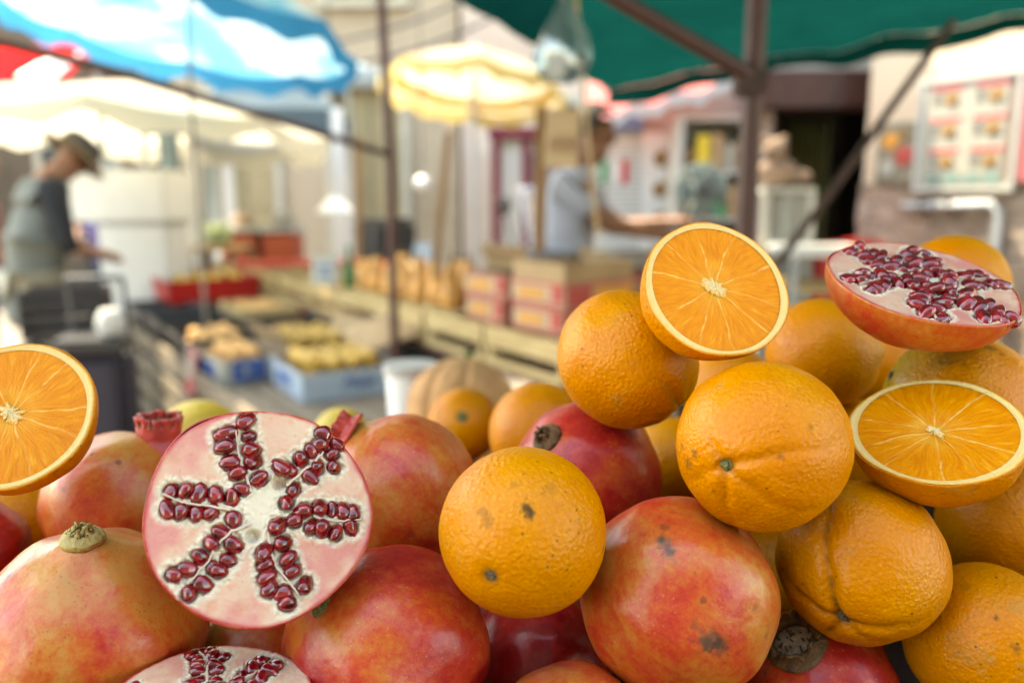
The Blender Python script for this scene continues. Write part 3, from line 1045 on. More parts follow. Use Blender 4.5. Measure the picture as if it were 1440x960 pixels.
# the lower layers of the heap, mostly buried under the fruit above
BURIED = [(-0.257, 0.777, 1.074, 0.04), (-0.083, 0.685, 1.073, 0.039), (0.063, 0.756, 1.069, 0.036), (-0.23, 0.309, 1.071, 0.037), (-0.127, 0.811, 1.068, 0.035), (0.407, 0.372, 1.069, 0.035), (-0.393, 0.471, 1.071, 0.037), (-0.346, 0.599, 1.074, 0.04), (-0.009, 0.591, 1.068, 0.035), (-0.387, 0.778, 1.072, 0.038), (-0.354, 0.69, 1.072, 0.038), (0.294, 0.319, 1.07, 0.036), (-0.011, 0.508, 1.069, 0.035), (0.443, 0.493, 1.072, 0.039), (-0.211, 0.655, 1.069, 0.036), (0.291, 0.709, 1.222, 0.037), (0.119, 0.578, 1.071, 0.037), (-0.161, 0.718, 1.068, 0.035), (0.121, 0.703, 1.069, 0.036), (-0.385, 0.383, 1.069, 0.036), (0.226, 0.792, 1.072, 0.038), (0.202, 0.29, 1.07, 0.036), (-0.285, 0.485, 1.072, 0.038), (0.343, 0.422, 1.069, 0.036), (0.372, 0.527, 1.072, 0.038), (-0.26, 0.414, 1.071, 0.038), (0.3, 0.772, 1.07, 0.037), (0.068, 0.828, 1.069, 0.035), (-0.316, 0.353, 1.071, 0.038), (-0.083, 0.758, 1.068, 0.034), (-0.105, 0.494, 1.072, 0.038), (0.065, 0.642, 1.073, 0.039), (0.135, 0.795, 1.072, 0.038), (0.375, 0.836, 1.073, 0.039), (-0.079, 0.561, 1.068, 0.034), (0.226, 0.542, 1.074, 0.04), (0.094, 0.429, 1.068, 0.034), (0.059, 0.53, 1.069, 0.036), (-0.079, 0.302, 1.069, 0.035), (-0.005, 0.705, 1.068, 0.035), (0.45, 0.61, 1.222, 0.037), (-0.002, 0.834, 1.069, 0.036), (0.111, 0.34, 1.07, 0.037), (0.368, 0.299, 1.069, 0.036), (0.363, 0.37, 1.127, 0.038), (0.421, 0.419, 1.127, 0.038), (0.123, 0.651, 1.123, 0.034), (-0.061, 0.601, 1.124, 0.036), (0.35, 0.782, 1.127, 0.039), (0.425, 0.553, 1.126, 0.038), (-0.421, 0.513, 1.126, 0.038), (0.035, 0.69, 1.128, 0.04), (0.028, 0.795, 1.123, 0.035), (0.43, 0.804, 1.127, 0.039), (0.278, 0.824, 1.127, 0.038), (-0.407, 0.422, 1.127, 0.038), (-0.01, 0.546, 1.127, 0.034), (-0.078, 0.529, 1.132, 0.036), (0.123, 0.746, 1.13, 0.035), (0.371, 0.48, 1.132, 0.035), (0.104, 0.83, 1.139, 0.04), (0.37, 0.537, 1.18, 0.037), (0.431, 0.479, 1.182, 0.039), (0.086, 0.637, 1.178, 0.035), (0.298, 0.778, 1.181, 0.037), (0.381, 0.824, 1.186, 0.038), (0.087, 0.72, 1.183, 0.034), (0.154, 0.495, 1.184, 0.035), (0.137, 0.784, 1.192, 0.039)]


def buried_proto(name, mat, seed, red=None):
    m = MB()
    prof = [(max(1e-6, math.sin(math.pi * i / 24)), -math.cos(math.pi * i / 24)) for i in range(25)]
    m.lathe(prof, 40, None, lambda t, z: 1 + .02 * math.sin(2 * t + seed) + (.025 * math.cos(6 * t) if red else .01 * math.sin(5 * t + 9 * z)))
    o = m.build(name, mat, angle=180)
    o['green'] = 0.0
    if red:
        o['red'] = red
    s = MB()
    if red:
        s.lathe([(.36, .9), (.26, 1.08), (.25, 1.2), (.30, 1.28), (.22, 1.2), (1e-6, 1.05)], 24, None, lambda t, z: 1 + .15 * math.cos(6 * t) * (z > 1.1))
        s.build('calyx', M_CALRED, o)
    else:
        s.lathe([(.10, .97), (.07, 1.01), (1e-6, 1.02)], 14)
        s.build('stem_button', M_STEMG, o)
    return o


OB = buried_proto('orange', M_ORANGE, 1)
PB_ = buried_proto('pomegranate', M_POM, 2, .5)
rng = random.Random(77)
used = set()
for (x, y, z, r) in BURIED:
    is_pom = x < .06 and rng.random() < .75
    src = PB_ if is_pom else OB
    o = src if src not in used else copy_tree(src)
    used.add(src)
    o.matrix_world = Matrix.Translation((x, y, z)) @ Matrix.Rotation(rng.uniform(0, 6.28), 4, 'Z') @ Matrix.Rotation(rng.uniform(.2, 2.4), 4, 'X') @ Matrix.Scale(r * .985, 4)
    if is_pom:
        tag(o, 'whole pomegranate buried under other fruit in the lower layers of the heap', 'pomegranate', 'buried pomegranates of the heap')
        o['red'] = rng.uniform(.35, .7)
    else:
        tag(o, 'whole orange buried under other fruit in the lower layers of the heap', 'orange', 'buried oranges of the heap')
# ================================================================== materials of the market
M_TEAL = cloth('teal_tarpaulin', (0.0, 0.060, 0.054), 0.2, 0.2)
M_BROWN = plain("brown_paint", (0.062, 0.019, 0.012), 0.5, 0.3, 14)
M_RUST = plain('rusty_iron', (0.055, 0.026, 0.018), 0.7, 0.4, 25)
M_CREAMC = cloth('cream_canvas', (0.70, 0.665, 0.55), 0.5, 0.06)
def patchy(nt, c):  # whitish patches are sun glints put into the cloth colour
    v = nt.vec()
    return nt.mix(nt.step(nt.noise(v, 2.1, 4, 0.6, 0.8), 0.40, 0.58), (0.10, 0.40, 0.62), (0.45, 0.60, 0.68))


M_BLUEC = cloth('blue_canvas', (0.13, 0.46, 0.72), 0.5, 0.15, node=patchy)
M_BLUED = cloth('deep_blue_canvas', (0.03, 0.25, 0.48), 0.5, 0.15)
M_WHITEC = cloth('white_canvas', (0.52, 0.60, 0.64), 0.5, 0.05)
M_REDC = cloth('red_canvas', (0.52, 0.02, 0.025), 0.35, 0.12)
M_GREYC = cloth('grey_canvas', (0.11, 0.15, 0.175), 0.25, 0.1)
M_PINKC = cloth('pink_canvas', (0.80, 0.27, 0.27), 0.45, 0.1)


def print_cloth(nt, c):
    v = nt.vec()
    f = nt.noise(v, 9, 4, 0.6, 1.2)
    c = nt.ramp(f, [(0.34, (0.62, 0.30, 0.20)), (0.43, (0.64, 0.50, 0.34)), (0.55, (0.66, 0.60, 0.52)), (0.68, (0.64, 0.48, 0.22))])
    return c


M_PRINTC = cloth('printed_canvas', (0.8, 0.6, 0.4), 0.5, 0.1, node=print_cloth)
M_YELC = cloth('yellow_canvas', (0.70, 0.56, 0.24), 0.5, 0.1)
M_STEEL = plain('galvanised_steel', (0.40, 0.42, 0.43), 0.5, 0.15, 20, metal=0.5)
M_WHITE = plain('white_enamel', (0.80, 0.80, 0.78), 0.35, 0.04, 5)
M_OFFW = plain('old_white_paint', (0.50, 0.49, 0.45), 0.5, 0.1, 5)
M_BLACK = plain('black_plastic', (0.018, 0.018, 0.02), 0.45, 0.3, 20)
M_DGREY = plain('dark_grey_plastic', (0.06, 0.06, 0.065), 0.5, 0.3, 20)
M_TEALP = plain('grey_teal_paint', (0.17, 0.25, 0.28), 0.55, 0.15, 6)
M_PALEW = wood('pale_crate_wood', (0.62, 0.43, 0.20), (0.42, 0.26, 0.10), 1)
M_PALEWX = wood('pale_stake_wood', (0.30, 0.15, 0.05), (0.20, 0.095, 0.03), 2)
M_GREYWOOD = wood('weathered_board', (0.22, 0.17, 0.115), (0.10, 0.075, 0.05), 1)
M_DARKW = wood('dark_stand_wood', (0.05, 0.026, 0.016), (0.025, 0.014, 0.01), 1)
M_REDWOOD = wood('brown_board', (0.20, 0.085, 0.045), (0.09, 0.04, 0.025), 1)
M_CARD = plain('brown_cardboard', (0.42, 0.27, 0.14), 0.8, 0.15, 10)
M_CARDIN = plain('cardboard_inside', (0.30, 0.19, 0.10), 0.85, 0.2, 10)
M_CARDRED = plain('red_carton_print', (0.46, 0.06, 0.045), 0.6, 0.12, 12)
M_CARDYEL = plain('orange_carton_print', (0.66, 0.28, 0.04), 0.6, 0.12, 12)
M_CARDPINK = plain('pale_carton_print', (0.50, 0.35, 0.23), 0.6, 0.12, 12)
M_CARDBLUE = plain('pale_blue_carton', (0.34, 0.40, 0.46), 0.6, 0.1, 12)
M_INKBLUE = plain('blue_ink', (0.035, 0.09, 0.27), 0.6, 0.2, 20)
M_INKRED = plain('red_ink', (0.62, 0.03, 0.04), 0.6, 0.2, 20)
M_INKGREEN = plain('green_ink', (0.02, 0.32, 0.12), 0.6, 0.2, 20)
M_INKTEAL = plain('teal_ink', (0.16, 0.26, 0.23), 0.6, 0.4, 20)
M_INKYEL = plain('yellow_ink', (0.75, 0.55, 0.05), 0.6, 0.2, 20)
M_INKDARK = plain('dark_ink', (0.06, 0.05, 0.05), 0.6, 0.2, 20)
M_PAPER = plain('sign_paper', (0.52, 0.36, 0.20), 0.75, 0.08, 12)
M_WPAPER = plain('white_board', (0.37, 0.35, 0.29), 0.5, 0.05, 6)
M_FOOD = plain('food_picture', (0.26, 0.14, 0.04), 0.5, 0.6, 40)
M_YFRUIT = plain('yellow_pear_skin', (0.62, 0.36, 0.07), 0.45, 0.3, 26)
M_PEACH = plain('peach_skin', (0.70, 0.36, 0.11), 0.55, 0.4, 22)
M_BANANA = plain('banana_skin', (0.72, 0.52, 0.07), 0.5, 0.25, 14, dirt=(0.25, 0.13, 0.03))
M_SQUASH = plain('squash_skin', (0.72, 0.34, 0.09), 0.5, 0.3, 12)
M_TOMATO = plain('tomato_skin', (0.62, 0.05, 0.03), 0.3, 0.2, 14)
M_REDPL = plain('red_plastic', (0.55, 0.015, 0.012), 0.4, 0.12, 8)
M_SKIN = plain('tanned_skin', (0.34, 0.155, 0.085), 0.5, 0.12, 14)
M_SKINB = plain('brown_skin', (0.21, 0.085, 0.042), 0.5, 0.12, 14)
M_VEST = plain('grey_vest_cloth', (0.15, 0.155, 0.13), 0.9, 0.12, 9)
M_BLKCL = plain('black_shirt_cloth', (0.014, 0.014, 0.016), 0.85, 0.2, 9)
M_TROUS = plain('khaki_trouser_cloth', (0.33, 0.31, 0.24), 0.9, 0.12, 9)
M_POLO = plain('grey_polo_cloth', (0.33, 0.34, 0.39), 0.85, 0.10, 9)
M_DENIM = plain('dark_denim', (0.05, 0.06, 0.09), 0.85, 0.2, 9)
M_PURPLE = plain('purple_cloth', (0.16, 0.12, 0.30), 0.85, 0.15, 9)
M_MAROON = plain('maroon_cloth', (0.33, 0.08, 0.07), 0.85, 0.15, 9)
M_STRAW = plain('tan_hat_felt', (0.15, 0.105, 0.065), 0.85, 0.12, 14)
M_HAIR = plain('dark_hair', (0.03, 0.022, 0.018), 0.7, 0.3, 60)
M_EYE = plain('eye', (0.05, 0.04, 0.03), 0.2, 0.1, 60)


def glass_mat(name, col, alpha):
    m, nt, b = newmat(name)
    nt.n.remove(b)
    t = nt.new('ShaderNodeBsdfTransparent')
    t.inputs[0].default_value = (*col, 1)
    g = nt.new('ShaderNodeBsdfGlossy')
    g.inputs['Roughness'].default_value = 0.12
    d = nt.new('ShaderNodeBsdfDiffuse')
    d.inputs[0].default_value = (*[c * .7 for c in col], 1)
    a = nt.new('ShaderNodeMixShader')
    a.inputs[0].default_value = 0.4
    nt.l.new(g.outputs[0], a.inputs[1])
    nt.l.new(d.outputs[0], a.inputs[2])
    mx = nt.new('ShaderNodeMixShader')
    mx.inputs[0].default_value = alpha
    nt.l.new(t.outputs[0], mx.inputs[1])
    nt.l.new(a.outputs[0], mx.inputs[2])
    nt.l.new(mx.outputs[0], nt.n['Material Output'].inputs['Surface'])
    return m


M_BAG = glass_mat('clear_plastic_bag', (0.62, 0.75, 0.78), 0.35)
M_WATER = glass_mat('water_in_bag', (0.42, 0.60, 0.64), 0.45)
M_SCREEN = glass_mat('smoked_windscreen', (0.75, 0.82, 0.90), 0.4)


def plaster(name, col, stain):
    m, nt, b = newmat(name)
    v = nt.vec()
    f = nt.noise(v, 1.3, 7, 0.65)
    c = nt.ramp(f, [(0.3, stain), (0.5, col), (0.75, tuple(min(1, x * 1.08) for x in col))])
    nt.set(b.inputs['Base Color'], c)
    b.inputs['Roughness'].default_value = 0.9
    nt.set(b.inputs['Normal'], nt.bump(nt.noise(v, 30, 5), 0.01))
    return m


M_PEACHW = plaster('peach_plaster', (0.74, 0.57, 0.41), (0.62, 0.46, 0.32))
M_CREAMW = plaster('cream_plaster', (0.47, 0.36, 0.25), (0.36, 0.27, 0.175))
M_PINKW = plaster('pink_plaster', (0.66, 0.50, 0.40), (0.55, 0.41, 0.32))
M_SHOPW = plaster('pale_shop_plaster', (0.50, 0.44, 0.38), (0.40, 0.35, 0.30))
M_STONEBAND = plain('carved_stone', (0.52, 0.46, 0.36), 0.85, 0.15, 6, bump=0.006, bscale=40)


def rubble():
    m, nt, b = newmat('rough_stone_dado')
    v = nt.vec((1, 1, 1.6))
    vo = nt.voronoi(v, 6.5)
    c = nt.mix(0.5, nt.ramp(nt.noise(v, 9, 5, 0.6), [(0.3, (0.30, 0.20, 0.15)), (0.7, (0.52, 0.38, 0.29))]), nt.new('ShaderNodeRGBToBW').outputs[0], 'SOFT_LIGHT')
    nt.l.new(vo.outputs['Color'], nt.n['RGB to BW'].inputs[0])
    e = nt.voronoi(v, 6.5, 'DISTANCE_TO_EDGE').outputs['Distance']
    c = nt.mix(nt.step(e, 0.05, 0.0), c, (0.25, 0.21, 0.18))
    nt.set(b.inputs['Base Color'], c)
    b.inputs['Roughness'].default_value = 0.9
    nt.set(b.inputs['Normal'], nt.bump(nt.math('ADD', e, nt.noise(v, 25, 4)), 0.02))
    return m


M_RUBBLE = rubble()


def paving():
    m, nt, b = newmat('stone_paving')
    v = nt.vec((1, 1, 1), False)
    br = nt.new('ShaderNodeTexBrick')
    nt.l.new(v, br.inputs['Vector'])
    br.inputs['Scale'].default_value = 1.6
    br.inputs['Color1'].default_value = (0.20, 0.175, 0.145, 1)
    br.inputs['Color2'].default_value = (0.26, 0.23, 0.19, 1)
    br.inputs['Mortar'].default_value = (0.14, 0.12, 0.10, 1)
    br.inputs['Mortar Size'].default_value = 0.012
    c = nt.mix(0.55, br.outputs['Color'], nt.ramp(nt.noise(v, 2.2, 7, 0.65), [(0.3, (0.5, 0.5, 0.5)), (0.7, (1, 1, 1))]), 'MULTIPLY')
    nt.set(b.inputs['Base Color'], c)
    nt.set(b.inputs['Roughness'], nt.math('ADD', 0.45, nt.math('MULTIPLY', nt.noise(v, 5, 4), 0.4)))
    nt.set(b.inputs['Normal'], nt.bump(nt.math('SUBTRACT', nt.noise(v, 20, 4), nt.math('MULTIPLY', br.outputs['Fac'], 1.5)), 0.01))
    return m


g = MB()
g.grid(lambda a, b: Vector((a * 160 - 80, b * 160 - 60, 0)), 4, 4)
kind(g.build('ground', paving()), 'structure')

# ================================================================== the awning overhead
FL, FR = Vector((.44, 3.8, 1.855)), Vector((2.95, 2.55, 2.165))
NL, NR = Vector((-1.55, .32, 2.26)), Vector((2.75, .32, 2.50))


def tarp(u, v):
    """u across to the right, v from the far edge towards the camera"""
    a = FL.lerp(FR, u)
    b = NL.lerp(NR, u)
    p = a.lerp(b, v)
    s = 0.05 * math.sin(math.pi * u) * math.sin(math.pi * v)
    p.z += -s + 0.022 * nz(p, 3.2, 3) + 0.012 * nz(p, 8, 9)
    if v < .02:
        p.z -= .012 * abs(math.sin(u * 23))
    return p


aw = empty('awning', (1.4, 1.65, 0))
tag(aw, 'dark teal tarpaulin awning on a brown post over the fruit stand', 'awning')


def under(o, par):
    o.parent = par
    o.matrix_parent_inverse = Matrix.Translation(par.location).inverted()
    return o


m = MB()
m.grid(tarp, 70, 80)
under(m.build('canopy', M_TEAL), aw)
m = MB()
m.grid(lambda u, v: tarp(u, 0) + Vector((0.010 * math.sin(u * 40) * v, -.004 + .012 * math.sin(u * 31) * v, -.002 - v * (.062 + .012 * math.sin(u * 17) + .012 * nz((u * 9, 0, 0), 1)))), 120, 5)
under(m.build('hem', M_TEAL), aw)
PB = at(1048, 330, 1.62)
PX = Vector((PB.x, PB.y, 0))
m = MB()
m.tube([PX, Vector((PX.x + .0, PX.y, 2.28))], .0205, 14)
under(m.build('pole', M_BROWN), aw)
pj = at(1054, 118, 1.62)
m = MB()
m.tube([pj + Vector((.03, 0, 0)), at(870, 0, 1.5), at(700, -110, 1.42)], .0155, 12)
under(m.build('strut', M_BROWN), aw)
m = MB()
m.tube([at(1340, 30, 2.15), at(1165, 275, 2.05), at(1090, 375, 2.0)], .0105, 12)
under(m.build('strut', M_RUST), aw)
m = MB()
m.box(pj + Vector((0, 0, .0)), (.056, .056, .05), None, .006)
under(m.build('bracket', M_RUST), aw)
m = MB()
m.box((PX.x, PX.y, .01), (.16, .16, .02), None, .004)
under(m.build('base_plate', M_RUST), aw)

# hanging bag of water and its cord
b0 = at(792, 72, 2.25)
bag = empty('water_bag', b0)
tag(bag, 'clear plastic bag of water hanging under the teal awning', 'plastic bag')
m = MB()
m.lathe([(1e-6, -.085), (.04, -.08), (.068, -.05), (.074, -.01), (.06, .05), (.03, .10), (.012, .13), (.022, .16)], 28, None, lambda t, z: 1 + .12 * math.sin(3 * t + 20 * z) + .06 * math.sin(7 * t))
m.build('bag', M_BAG, bag)
m = MB()
m.lathe([(1e-6, -.078), (.036, -.074), (.062, -.048), (.067, -.012), (1e-6, -.012)], 24, None, lambda t, z: 1 + .10 * math.sin(3 * t + 20 * z))
m.build('water', M_WATER, bag)
m = MB()
m.tube([Vector((0, 0, .13)), Vector((-.002, 0, .30)), Vector((0, 0, .62))], .003, 6)
m.build('string', M_PAPER, bag)
m = MB()
m.tube([at(808, -60, 2.5), at(812, 30, 2.5), at(823, 150, 2.5), at(834, 270, 2.52), at(842, 330, 2.55)], .006, 8)
tag(m.build('twine', M_PAPER), 'thin tan cord hanging straight down from the teal awning', 'cord')

# brown post and rail of the stall to the left
pp = at(552, 360, 3.3)
st = empty('stall_post', (pp.x, pp.y, 0))
tag(st, 'slim dark brown post with a long rail beside the printed parasol', 'post')
m = MB()
m.tube([Vector((0, 0, 0)), at(548, 215, 3.3) - Vector((pp.x, pp.y, 0)), at(533, -60, 3.3) - Vector((pp.x, pp.y, 0))], .0195, 12)
m.build('pole', M_BROWN, st)
m = MB()
q = Vector((pp.x, pp.y, 0))
m.tube([at(545, 217, 3.28) - q, at(420, 178, 2.95) - q, at(160, 100, 2.35) - q, at(-60, 42, 2.0) - q, at(-170, 8, 1.8) - q], .0135, 10)
m.build('rail', M_RUST, st)
m = MB()
w2 = at(-170, 8, 1.8)
m.tube([Vector((w2.x, w2.y, 0)) - q, Vector((w2.x, w2.y, w2.z + .05)) - q], .0195, 12)
m.build('pole', M_BROWN, st)
m = MB()
m.box((0, 0, .012), (.15, .15, .024), None, .004)
m.build('base_plate', M_RUST, st)

m = MB()
m.grid(lambda u, v: Vector((-1.95 + 1.75 * u, 2.55 + 2.05 * v, 2.80 - .05 * math.sin(math.pi * u) * math.sin(math.pi * v) + .02 * nz((u * 5, v * 5, 0), 1))) - q, 24, 24)
m.build('canopy', M_CREAMC, st)  # unseen canopy added above the view to shade the stall
m = MB()
tq = at(533, -60, 3.3)
m.tube([tq - q, Vector((tq.x - .01, tq.y, 2.79)) - q], .0195, 12)
for (y0, y1, x0, x1) in ((2.56, 2.56, -1.94, -.21), (4.59, 4.59, -1.94, -.21), (2.56, 4.59, -1.94, -1.94), (2.56, 4.59, -.21, -.21), (3.3, 3.3, -1.94, -.21)):
    m.tube([Vector((x0, y0, 2.785)) - q, Vector((x1, y1, 2.785)) - q], .014, 8)
m.build('shade_canopy_frame', M_RUST, st)  # carries the added shade canopy, out of view

# ================================================================== parasols


def parasol(name, label, cat_group, C, rad, rise, hang, mats, n=8, lean=(0, 0), mast=2.6, mast_m=M_STEEL, mast_r=.022, spin=0.0, valm=None, band=None):
    """C: point at the middle of the rim; lean tips the whole cloth"""
    rot = Matrix.Rotation(lean[0], 3, 'X') @ Matrix.Rotation(lean[1], 3, 'Y')
    root = empty(name, (C[0], C[1], 0))
    tag(root, label, 'parasol', cat_group)
    up = Vector((0, 0, C[2]))
    per = 14
    for mi, mt in enumerate(mats):
        m = MB()
        for k in range(n):
            if k % len(mats) != mi:
                continue

            def fn(a, t, k=k):
                ang = spin + 2 * math.pi * (k + a) / n
                sag = math.sin(math.pi * a)
                rr = rad * t * (math.cos(math.pi / n) / math.cos((a - .5) * 2 * math.pi / n) * .35 + .65) * (1 - .03 * sag * t)
                z = rise * (1 - t ** 1.25) - .05 * rad * sag * t * t
                return rot @ Vector((rr * math.cos(ang), rr * math.sin(ang), z)) + up
            m.grid(fn, per, 10)
        m.build('canopy', mt, root)
    m = MB()

    def val(a, t):
        ang = spin + 2 * math.pi * a
        f = (a * n) % 1
        sag = math.sin(math.pi * f)
        rr = rad * (math.cos(math.pi / n) / math.cos((f - .5) * 2 * math.pi / n) * .35 + .65) * (1 - .03 * sag) + .004
        sc = 1 - .35 * abs(math.cos(math.pi * f * 2))
        return rot @ Vector((rr * math.cos(ang), rr * math.sin(ang), -.05 * rad * sag - hang * t * sc)) + up
    m.grid(val, per * n, 3)
    m.build('valance', valm or mats[0], root)
    if band:
        m = MB()

        def bn(a, t):
            ang = spin + 2 * math.pi * a
            f = (a * n) % 1
            sag = math.sin(math.pi * f)
            tt = .80 + .16 * t
            rr = rad * tt * (math.cos(math.pi / n) / math.cos((f - .5) * 2 * math.pi / n) * .35 + .65) * (1 - .03 * sag * tt)
            z = rise * (1 - tt ** 1.25) - .05 * rad * sag * tt * tt - .006
            return rot @ Vector((rr * math.cos(ang), rr * math.sin(ang), z)) + up
        m.grid(bn, per * n, 2)
        m.build('border', band, root)
    m = MB()
    for k in range(n):
        ang = spin + 2 * math.pi * k / n
        m.tube([rot @ Vector((.03 * math.cos(ang), .03 * math.sin(ang), rise * .97)) + up, rot @ Vector((rad * .99 * math.cos(ang), rad * .99 * math.sin(ang), -.02)) + up], .006, 6)
    m.build('ribs', M_STEEL, root)
    top = rot @ Vector((0, 0, rise + .06)) + up
    m = MB()
    m.tube([Vector((0, 0, 0)), Vector((0, 0, max(.4, C[2] - .25))), rot @ Vector((0, 0, rise * .3)) + up, top], mast_r, 12)
    m.build('mast', mast_m, root)
    m = MB()
    m.lathe([(.22, 0), (.22, .05), (.10, .07), (.045, .10), (.045, .3), (1e-6, .3)], 24)
    m.build('base', M_DGREY, root)
    return root


M_MAST = plain('tan_mast_paint', (0.22, 0.18, 0.14), .5, .15, 8)
PG = 'parasols shading the market stalls'
c0 = at(200, 170, 5.8)
parasol('market_parasol', 'wide cream parasol glowing in the sun above the man in a hat', PG, (c0.x, c0.y, 1.89), 1.28, .28, .16, [M_CREAMC], 8, (R(-3), R(3)), spin=.2)
c0 = at(262, 40, 4.2)
parasol('market_parasol', 'light blue parasol with painted sun glints at the top above the cream one', PG, (c0.x, c0.y, 2.22), .86, .36, .13, [M_BLUEC], 8, (R(-6), R(7)), mast_m=M_MAST, spin=.35, valm=M_BLUED, mast_r=.010)
c0 = at(666, 130, 7.4)
parasol('market_parasol', 'yellow bordered parasol with a pale floral print in the middle', PG, (c0.x, c0.y, 2.36), .84, .34, .15, [M_PRINTC], 8, (R(-9), R(5)), spin=.1, valm=M_YELC, band=M_YELC)
c0 = at(488, 100, 8.6)
parasol('market_parasol', 'small plain white parasol far off between the dark post and the grey tent', PG, (c0.x, c0.y, 2.66), .40, .12, .09, [M_WHITEC], 8, (R(-3), 0), mast_r=.014)

# grey tent with white legs
tq = at(388, 150, 7.6)
tent = empty('market_tent', (tq.x, tq.y, 0), Matrix.Rotation(R(8), 3, 'Z'))
tag(tent, 'grey market tent on white legs behind the blue parasol', 'tent')
m = MB()
W_, D_, Z_ = .62, .7, 2.12
ap = Vector((0, 0, 2.75))
cs = [Vector((-W_, -D_, Z_)), Vector((W_, -D_, Z_)), Vector((W_, D_, Z_)), Vector((-W_, D_, Z_))]
for i in range(4):
    a, b = cs[i], cs[(i + 1) % 4]
    m.grid(lambda u, v, a=a, b=b: a.lerp(b, u).lerp(ap, v) - Vector((0, 0, .06 * math.sin(math.pi * v))), 8, 8)
    m.grid(lambda u, v, a=a, b=b: a.lerp(b, u) + Vector((0, 0, -.20 * v)), 8, 2)
m.build('roof', M_GREYC, tent)
for c in cs:
    m = MB()
    m.box((c.x * .95, c.y * .95, Z_ / 2), (.10, .10, Z_), None, .006)
    m.build('leg', M_WHITE, tent)

# red awning with a white swirl
ra = at(10, 95, 5.2)
rd = empty('shop_awning', (ra.x, ra.y, 0), Matrix.Rotation(R(-12), 3, 'Z'))
tag(rd, 'red awning with white script at the left edge behind the rail', 'awning')
rz = ra.z
m = MB()
m.grid(lambda a, b: Vector((-1.6 + 1.95 * a, .5 * b, rz - .13 + .36 * b + .01 * math.sin(a * 20))), 20, 6)
m.build('canopy', M_REDC, rd)
m = MB()
m.grid(lambda a, b: Vector((-1.6 + 1.95 * a, -.004, rz - .13 - .10 * b + .012 * math.sin(a * 40) * b)), 40, 2)
m.build('valance', M_WHITEC, rd)
m = MB()


def onred(x, t):
    return Vector((x, .5 * t - .012, rz - .13 + .36 * t - .012 + .004))


for S in ([(-.03, .25), (.02, .52), (.10, .66), (.17, .55)], [(.10, .66), (.09, .40), (.08, .12)], [(.17, .60), (.17, .35), (.16, .10)], [(.24, .75), (.25, .40), (.26, .10)]):
    m.tube([onred(*p) for p in S], .016, 8)
m.build('lettering', M_WHITE, rd)
for x in (-1.5, .25):
    m = MB()
    m.tube([Vector((x, .48, 0)), Vector((x, .48, rz + .2))], .02, 8)
    m.build('leg', M_STEEL, rd)

# ================================================================== buildings


def wall_box(m, x0, x1, y0, y1, z0, z1):
    m.box(((x0 + x1) / 2, (y0 + y1) / 2, (z0 + z1) / 2), (abs(x1 - x0), abs(y1 - y0), abs(z1 - z0)))


def facade(name, label, org, rotz, width, height, depth, mat, openings, cornice=True):
    """front in local y = 0, looking to -y; openings: (x0, x1, z0, z1, kind)"""
    root = empty(name, org, Matrix.Rotation(rotz, 3, 'Z'))
    tag(root, label, 'building')
    m = MB()
    xs = sorted({0.0, width} | {o[0] for o in openings} | {o[1] for o in openings})
    for a, b in zip(xs[:-1], xs[1:]):
        zs = [(o[2], o[3]) for o in openings if o[0] <= a + 1e-6 and o[1] >= b - 1e-6]
        zs.sort()
        z = 0.0
        for (p, q) in zs:
            if p - z > 1e-4:
                wall_box(m, a, b, 0, .45, z, p)
            z = q
        if height - z > 1e-4:
            wall_box(m, a, b, 0, .45, z, height)
    wall_box(m, 0, width, .452, depth, 0, height - .02)
    m.build('wall', mat, root, smooth=False)
    if cornice:
        m = MB()
        m.box((width / 2, -.08, height + .09), (width + .2, .5, .18), None, .03)
        m.build('cornice', M_STONEBAND, root)
    for (x0, x1, z0, z1, k) in openings:
        f = MB()
        t = .10
        for (a, b, c, d) in ((x0 - t, x0, z0, z1 + t), (x1, x1 + t, z0, z1 + t), (x0, x1, z1, z1 + t)):
            f.box(((a + b) / 2, -.02, (c + d) / 2), (b - a, .08, d - c), None, .008)
        if k != 'door':
            f.box(((x0 + x1) / 2, -.05, z0 - .05), (x1 - x0 + .3, .16, .09), None, .01)
        fr = f.build('door' if k == 'door' else 'window', M_STONEBAND, root)
        p = MB()
        if k == 'door':
            h = (x1 - x0) / 2
            for i in (0, 1):
                p.box((x0 + h * (i + .5), .2, (z0 + z1) / 2), (h - .015, .06, z1 - z0), None, .008)
                for zz in (.25, .62):
                    p.box((x0 + h * (i + .5), .165, z0 + (z1 - z0) * zz), (h * .66, .03, (z1 - z0) * .28), None, .012)
            p.build('leaf', M_OCHRE, fr)
        else:
            h = (x1 - x0) / 2
            for i in (0, 1):
                c = x0 + h * (i + .5)
                p.box((c, .12, (z0 + z1) / 2), (h - .02, .04, z1 - z0 - .02), None, .006)
                for j in range(18):
                    p.box((c, .095, z0 + (z1 - z0) * (j + .5) / 18), (h * .78, .02, (z1 - z0) / 30), Matrix.Rotation(R(25), 3, 'X'))
            p.build('shutter', M_OCHRE if k == 'ochre' else M_TEALP, fr)
    return root


